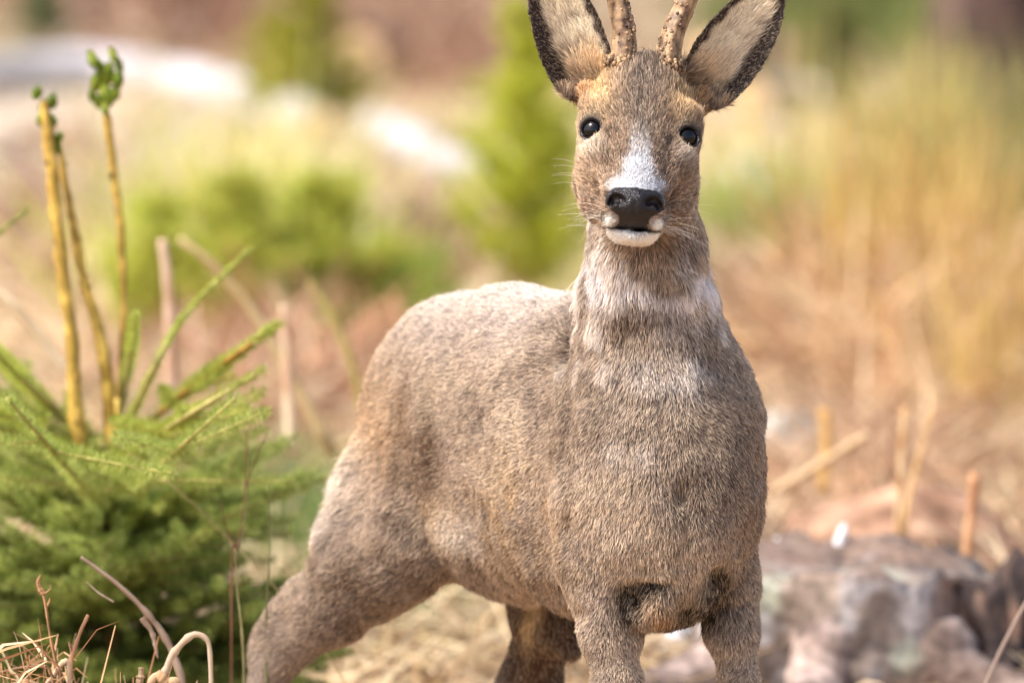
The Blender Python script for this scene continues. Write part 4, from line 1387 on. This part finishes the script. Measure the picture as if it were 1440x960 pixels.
far_spruce('smaller fresh green spruce left of the cream straw and behind the tall stems', 215, 510, 250, 160, MG, 24, whorls=6, dens=240, up=.85)
far_spruce('low dark green spruce against the rump of the deer', 470, 560, 430, 75, [(122, 150, 50), (146, 170, 58), (100, 128, 46)], 25, whorls=4, dens=420)
far_spruce('soft pale green spruce low on the right of the neck of the deer', 1085, 450, 270, 120, [(176, 182, 92), (158, 168, 84), (196, 198, 120)], 26, whorls=4, dens=360)
far_spruce('dull green spruce far back behind the brown log on the right', 1165, 150, -20, 80, [(118, 124, 66), (136, 138, 80)], 27, whorls=6, dens=300)
far_spruce('grey green spruce in the top left corner', 60, 70, -60, 55, [(110, 128, 84), (130, 140, 96)], 28, whorls=5, dens=300)

# the spruce in front: browsed top with several bare yellow leaders, whorls of pale shoots and dense dark skirts
def front_spruce():
    rg = np.random.default_rng(40)
    Y = 1.45
    base = P(158, 1250, Y); base[2] = 0
    o = empty('young_spruce', base); bpy.context.view_layer.update()
    heart = P(152, 640, Y)
    BARK = attr_mat('yellow_bark', .7, .3, noise=.25, nscale=70, bump=.002)
    GREEN = [(164, 178, 84), (184, 194, 100), (138, 156, 70), (204, 208, 124)]
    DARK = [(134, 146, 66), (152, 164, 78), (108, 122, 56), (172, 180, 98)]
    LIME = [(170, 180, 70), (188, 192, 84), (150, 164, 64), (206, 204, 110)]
    mb = MB()
    add_tube(mb, [base - np.array([0, 0, .03]), base * .5 + heart * .5 + np.array([.006, 0, 0]), heart], [.016, .013, .010], sides=10, n=20, rough=.12, c=S(150, 120, 66))
    mb.build('trunk', BARK, o, True)
    leaders = [
        ([(108, 600), (103, 500), (88, 380), (74, 250), (66, 178), (62, 142)], [.0105, .0095, .0085, .0085, .0080, .0045]),
        ([(156, 606), (146, 500), (118, 390), (96, 280), (82, 200)], [.0095, .0088, .0075, .0055, .0040]),
        ([(168, 560), (174, 440), (170, 330), (160, 240), (150, 160)], [.0050, .0052, .0055, .0055, .0050]),
    ]
    for k, (pts, r) in enumerate(leaders):
        P3 = np.array([P(x, y, Y + .02 * k) for x, y in pts])
        P3 = np.vstack([P(150, 760, Y), P((150 + pts[0][0]) / 2, 675, Y), P3])
        r = [.007, .008] + r
        V, F, tri = tube(P3, r, sides=12, n=60, rough=.26, rf=80, seed=k)
        f = sstep(-.4, .5, vnoise(V, 50, 5 + k))[:, None]
        l_ = mesh_np('leader', V, [F, tri], BARK, True, o)
        vcol(l_, S(206, 168, 80) * f + S(166, 132, 56) * (1 - f))
        # bud scars and stray needles along it
        q = resample(P3, 60)
        sc = MB()
        for _ in range(26):
            i = rg.integers(8, 58)
            c = q[i] + unit(rg.standard_normal(3)) * np.interp(i / 59, np.linspace(0, 1, len(r)), r)
            Vs, F4, F3 = uv_sphere(c, rg.uniform(.0014, .0034), 8, 6)
            n0 = sc.n
            sc.add(Vs, F4, S(120, 84, 30)); sc.F3.append(F3 + n0)
        s_ = sc.build('bud_scars', BARK, l_, True); s_['kind'] = 'stuff'
        nd = MB(); nd.add(*needles(q[10:], .009, .0007, 60, LIME, rg, fwd=.9))
        s_ = nd.build('needles', green_m, l_); s_['kind'] = 'stuff'
    # bud clusters on top of the leaders
    def bud(c, tip, r, cols):
        V, F, F3 = uv_sphere((0, 0, 0), (r * 1.1, r * 1.1, np.linalg.norm(tip - c) * .55), 12, 10)
        ax = unit(tip - c); a = unit(np.cross(ax, [0, 1.0, .1])); b = np.cross(ax, a)
        V = V @ np.stack([a, b, ax]) + (c + tip) / 2
        k = vnoise(V, 260, 3)
        V = V + unit(V - (c + tip) / 2) * (k * r * .18)[:, None]
        f = sstep(-.3, .4, vnoise(V, 120, 4))[:, None]
        m = mesh_np('bud', V, [F, F3], green_m, True, o)
        vcol(m, S(*cols[0]) * f + S(*cols[1]) * (1 - f))
        nd = MB(); nd.add(*needles(np.linspace(c, c + (tip - c) * 1.0, 6), r * 1.35, .0012, 5200, cols, rg, spread=.9, fwd=.8))
        s_ = nd.build('needles', green_m, m); s_['kind'] = 'stuff'
    BC = [(164, 174, 58), (122, 140, 42), (196, 198, 92)]
    y = Y + .04
    pm = (y + 12) / FPX
    for cx, cy, r in ((131, 84, 11), (159, 78, 9), (150, 106, 17), (136, 116, 13), (166, 112, 13), (130, 136, 9), (151, 134, 15), (148, 153, 9), (141, 96, 10), (167, 92, 9), (162, 132, 11), (138, 144, 9)):
        k_ = rg.normal(0, 3)
        bud(P(cx - k_, cy + r * .9, y + rg.normal(0, .006)), P(cx + k_, cy - r * .9, y), r * .62 * pm, BC)
    for cx, cy, r in ((52, 132, 8), (73, 144, 8), (62, 152, 8), (59, 168, 8), (72, 170, 8), (66, 186, 8), (82, 194, 7), (78, 208, 7)):
        k_ = rg.normal(0, 2)
        bud(P(cx - k_, cy + r, Y + .01), P(cx + k_, cy - r, Y), r * .9 * pm, [(140, 158, 52), (112, 132, 40), (176, 176, 76)])
    # shoots of the upper whorl: (start, end, colours)
    def shoot(pts, r, cols, dens, L, w=.00055, side=0, ys=None, seed=0, sl=.3, bark=(186, 150, 66)):
        r2 = np.random.default_rng(seed)
        P3 = np.array([P(p[0], p[1], p[2] if len(p) > 2 else Y) for p in pts])
        q = resample(P3, 14)
        mb = MB(); add_tube(mb, q, np.linspace(r, r * .4, 14), sides=8, rough=.12, c=S(*bark))
        dens = dens * (5 if w < .0006 else 3) if dens > 200 else dens
        nd = MB(); nd.add(*needles(q, L * 1.15, w, dens, cols, r2, fwd=.75))
        if side:
            T, A, B = frames(q)
            tot = np.linalg.norm(q[-1] - q[0])
            for k in range(side):
                for s in (-1, 1):
                    f = .15 + .75 * (k + r2.random() * .5) / side
                    i = int(f * 13)
                    lat = unit(np.cross(T[i], [0, 0, 1.0]) + np.array([0, 0, .15 * r2.standard_normal()])) * s
                    dd = unit(T[i] * .8 + lat * .75 + r2.normal(0, .12, 3))
                    ll = tot * sl * (1.1 - f * .7) * r2.uniform(.7, 1.2)
                    tw = np.array([q[i] + dd * ll * t_ + T[i] * ll * .12 * t_ ** 2 for t_ in np.linspace(0, 1, 7)])
                    add_tube(mb, tw, np.linspace(r * .45, r * .2, 7), sides=5, cap=False, c=S(*bark))
                    nd.add(*needles(tw, L, w, dens, cols, r2))
        b = mb.build('branch', BARK, o, True)
        s_ = nd.build('needles', green_m, b); s_['kind'] = 'stuff'
    LB = (178, 166, 100)
    shoot([(150, 630), (60, 560), (-20, 480, .8)], .0060, LIME, 800, .019, seed=1, side=1, sl=.25, bark=LB)
    shoot([(150, 640), (50, 600), (-40, 560, .7)], .0060, LIME, 800, .019, seed=2, side=1, sl=.3, bark=LB)
    shoot([(160, 640), (250, 560), (330, 500, 1.0), (392, 455, 1.05)], .0056, LIME, 800, .018, seed=3, side=1, sl=.22, bark=(150, 110, 40))
    shoot([(160, 650), (270, 580, .9), (370, 520, .85)], .0045, LIME, 800, .019, seed=4, side=1, sl=.25, bark=LB)
    shoot([(160, 640), (215, 520, 1.1), (262, 440, 1.2), (352, 350, 1.3)], .0040, LIME, 800, .011, seed=5, bark=LB)
    shoot([(155, 640), (178, 530), (190, 440, .9)], .0045, LIME, 700, .014, seed=6, bark=LB)
    shoot([(150, 640), (20, 350, 1.1), (-20, 330, 1.1)], .0001, LIME, 1, .010, seed=7, bark=LB) if False else None
    shoot([(150, 640), (10, 560), (-90, 460), (-60, 385), (5, 322), (40, 294)], .0035, [(150, 160, 80), (126, 140, 62)], 700, .010, seed=8, bark=(150, 150, 70))
    shoot([(150, 660), (60, 620, 1.1), (-40, 590, .9)], .0052, LIME, 750, .019, seed=9, side=2, sl=.3, bark=LB)
    shoot([(160, 660), (250, 610, 1.1), (345, 575, .95)], .0050, LIME, 750, .019, seed=10, side=2, sl=.3, bark=LB)
    shoot([(160, 700), (240, 640, .7), (330, 560, .5)], .0045, GREEN, 700, .019, seed=11, side=2, sl=.3, bark=LB)
    shoot([(150, 720), (80, 640, .7), (10, 560, .5)], .0045, GREEN, 700, .019, seed=12, side=2, sl=.3, bark=LB)
    shoot([(165, 560), (168, 650), (170, 730)], .0035, LIME, 40, .010, seed=13, bark=(214, 180, 90))
    # lower whorls, dense and dark
    k = 100
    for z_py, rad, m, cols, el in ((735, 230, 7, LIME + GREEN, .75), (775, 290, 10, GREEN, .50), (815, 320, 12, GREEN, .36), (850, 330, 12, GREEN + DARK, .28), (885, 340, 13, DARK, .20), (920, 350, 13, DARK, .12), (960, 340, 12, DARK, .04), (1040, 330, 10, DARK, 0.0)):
        c = P(156, z_py, Y)
        for j in range(m):
            az = 6.283 * (j + .5 * rg.random()) / m
            L = rad / 1080 * rg.uniform(.55, 1.15)
            d = np.array([math.cos(az), math.sin(az) * .9, 0])
            a = c + np.array([0, 0, .03 * rg.standard_normal()])
            el_j = el * rg.uniform(.3, 1.5)
            pts = [a, a + d * L * .5 + np.array([0, 0, L * el_j * .4]), a + d * L + np.array([0, 0, L * el_j])]
            xy = []
            for p_ in pts:
                u_, v_ = proj(p_[None])
                xy.append((float(u_[0]), float(v_[0]), float(p_[1])))
            k += 1
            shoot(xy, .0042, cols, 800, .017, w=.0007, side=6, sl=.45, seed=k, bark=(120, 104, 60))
    tag(o, 'young spruce nearest the viewer with browsed yellow leaders and budded tips', 'spruce', SPG)
front_spruce()

# ------------------------------------------------------------------ dead stalks in the left foreground
gs = 'dead grass stalks in the foreground'
TAN, PALE, RED = (206, 158, 110), (222, 204, 180), (176, 120, 84)
def nodes_(rr, sd):
    r2 = np.random.default_rng(sd)
    t_ = np.linspace(0, 1, 40)
    q = np.interp(t_, np.linspace(0, 1, len(rr)), rr) * .85 * (1.08 - .3 * t_)
    for c_ in r2.random(4):
        q = q * (1 + .35 * np.exp(-((t_ - c_) / .02) ** 2))
    return q
def stalk(label, runs, col, Y, c2=None, rooted=True):
    """one dead stalk with its side blades as parts; runs: (points, radii)"""
    b0 = P(*runs[0][0][0][:2], Y)
    o = empty('dry_stalk', (b0[0], b0[1], 0)); bpy.context.view_layer.update()
    for k, (pts, r) in enumerate(runs):
        P3 = np.array([P(p[0], p[1], Y + (p[2] if len(p) > 2 else 0)) for p in pts])
        if k == 0 and rooted: P3 = np.vstack([[P3[0, 0], P3[0, 1], 0], P3])
        rr = [r[0]] + list(r) if k == 0 and rooted else list(r)
        V, F, tri = tube(P3, nodes_(rr, k + len(label)), sides=10, n=40, rough=.22, rf=110, seed=k + len(label), flat=.7 if k == 0 else .4)
        m = mesh_np('stem' if k == 0 else 'blade', V, [F, tri], leaf_m, True, o)
        st_ = np.random.default_rng(len(label) + k).uniform(-.9, .9, 10)
        st_ = np.concatenate([np.tile(st_, 40), [0] * (len(V) - 400)])
        f = sstep(-.7, .7, st_ + .7 * vnoise(V, 60, 3))[:, None]
        vcol(m, S(*col) * f + S(*(c2 or tuple(int(x * .62) for x in col))) * (1 - f))
    return tag(o, label, 'stalk', gs)
stalk('slender tan stalk with a curled white husk at its tip, left foreground', [
    ([(88, 985), (78, 930), (70, 890), (64, 850), (60, 832)], [.0030, .0028, .0026, .0024, .0026]),
    ([(60, 834), (56, 828), (53, 818), (57, 808)], [.004, .0042, .003, .001]),
    ([(60, 834), (66, 832), (71, 826), (70, 821)], [.0035, .003, .002, .0008]),
    ([(64, 856), (69, 846), (70, 840)], [.002, .0016, .0008]),
    ([(72, 905), (66, 912), (68, 918), (76, 908), (80, 912)], [.0014, .0014, .0014, .0012, .001])], TAN, .05)
stalk('forked reddish stalk right of the husk tipped stalk', [
    ([(98, 985), (100, 930), (104, 915), (113, 888), (124, 864)], [.0032, .003, .0028, .0030, .0032]),
    ([(102, 918), (99, 908), (97, 902)], [.0022, .0018, .0012])], (206, 154, 116), .10)
stalk('broad pale blade bent over like a hook left of the hind hoof side', [
    ([(228, 985), (236, 935), (252, 908), (272, 892), (288, 896), (295, 915), (298, 985)], [.0045, .0046, .0046, .0050, .0046, .0042, .0040])], PALE, .15, c2=(200, 176, 148))
stalk('thick grey broken stem slanting down through the dark spruce skirts', [
    ([(262, 1010, .3), (246, 925, .3), (212, 868, .3), (170, 825, .3), (132, 796, .3), (114, 783, .3)], [.0065, .0065, .0070, .0060, .0050, .0042]),
    ([(206, 862, .3), (222, 876, .3), (232, 886, .3)], [.003, .003, .001]),
    ([(200, 868, .3), (214, 890, .3), (222, 925, .3)], [.004, .004, .002]),
    ([(160, 846, .3), (140, 834, .3), (122, 818, .3)], [.003, .003, .002])], (190, 168, 146), .0, c2=(150, 124, 104))
stalk('short stubby stem with a cut top beside the hooked blade', [
    ([(196, 990), (198, 955), (199, 938)], [.0050, .0046, .0044])], (216, 180, 140), .1)
stalk('crumpled papery leaf curled low below the hooked blade', [
    ([(250, 985), (236, 962), (222, 950), (212, 960), (206, 985)], [.010, .011, .010, .008, .006])], (226, 200, 164), .12, c2=(196, 156, 112))
stalk('long bowed straw sweeping in from the left edge', [
    ([(30, 990), (14, 940), (-4, 905), (-30, 880)], [.0026, .0024, .0022, .0020])], (232, 206, 160), .0)
stalk('flat tan blade folded sharply in the lower left corner', [
    ([(76, 990), (70, 945), (60, 936), (30, 938), (0, 945), (-30, 955)], [.0034, .0034, .0036, .0030, .0026, .002])], (206, 160, 122), .03)
stalk('second folded blade with a broad white bend between the tan stalks', [
    ([(60, 1000), (76, 950), (88, 932), (96, 936), (98, 985)], [.003, .0034, .0046, .0044, .0040])], (226, 196, 160), .05)
stalk('fine arching blade reaching up beside the folded tan blade', [
    ([(62, 945), (50, 925), (34, 910), (16, 908)], [.0018, .0016, .0014, .0010])], (196, 150, 112), .03)
stalk('thin upright stalk in front of the dark spruce near the hind leg', [
    ([(344, 1000), (341, 900), (334, 830), (330, 770)], [.0022, .0020, .0016, .0012]),
    ([(332, 790), (346, 720), (352, 640)], [.0012, .0010, .0008])], (176, 164, 110), .45)
stalk('second thin stalk closest to the hind leg among the green needles', [
    ([(376, 1000), (374, 880), (380, 760), (378, 680)], [.0018, .0016, .0013, .001])], (170, 170, 104), .6)
stalk('fine brown twig rising in front of the reddish bracken', [
    ([(326, 800), (334, 770), (344, 700), (348, 600)], [.0014, .0014, .0012, .001]),
    ([(334, 770), (318, 740), (310, 700)], [.001, .001, .0006]),
    ([(344, 690), (362, 640), (380, 600)], [.001, .0009, .0006])], (150, 104, 78), .7)
stalk('long thin straw slanting down from the heart of the young spruce', [
    ([(560, 1090), (440, 890), (310, 745), (262, 700), (210, 655), (160, 622), (130, 600)], [.0013, .0013, .0013, .0013, .0012, .0012, .001])], (214, 190, 130), .78, rooted=False)
rg = np.random.default_rng(77)
mb = MB()
n = 150
px = rg.uniform(-60, 110, n); py = rg.uniform(925, 1080, n)
p = np.array([P(a, b, rg.uniform(-.15, .25)) for a, b in zip(px, py)])
az = rg.random(n) * 6.283; e = rg.normal(.4, .5, n)
d = np.stack([np.cos(az) * np.cos(e), np.sin(az) * np.cos(e), np.sin(e)], 1)
cols = np.array([S(*k) for k in ((214, 170, 124), (176, 128, 90), (232, 206, 164), (140, 96, 66))])[rg.integers(0, 4, n)]
mb.add(*blades(p, d, rg.uniform(.03, .10, n), rg.uniform(.0010, .0026, n), cols, .4, rg))
# the tussock they grow from
n = 700
p = np.stack([rg.uniform(-.72, -.42, n), rg.uniform(-.1, .3, n), 0 * rg.random(n)], 1)
az = rg.random(n) * 6.283; e = np.clip(rg.normal(1.2, .25, n), .4, 1.55)
d = np.stack([np.cos(az) * np.cos(e), np.sin(az) * np.cos(e), np.sin(e)], 1)
cols = np.array([S(*k) for k in ((206, 164, 118), (170, 124, 88), (222, 196, 154))])[rg.integers(0, 3, n)]
mb.add(*blades(p, d, rg.uniform(.12, .33, n), rg.uniform(.0012, .003, n), cols, .25, rg))
mb.build('dead_grass', leaf_m)['kind'] = 'stuff'
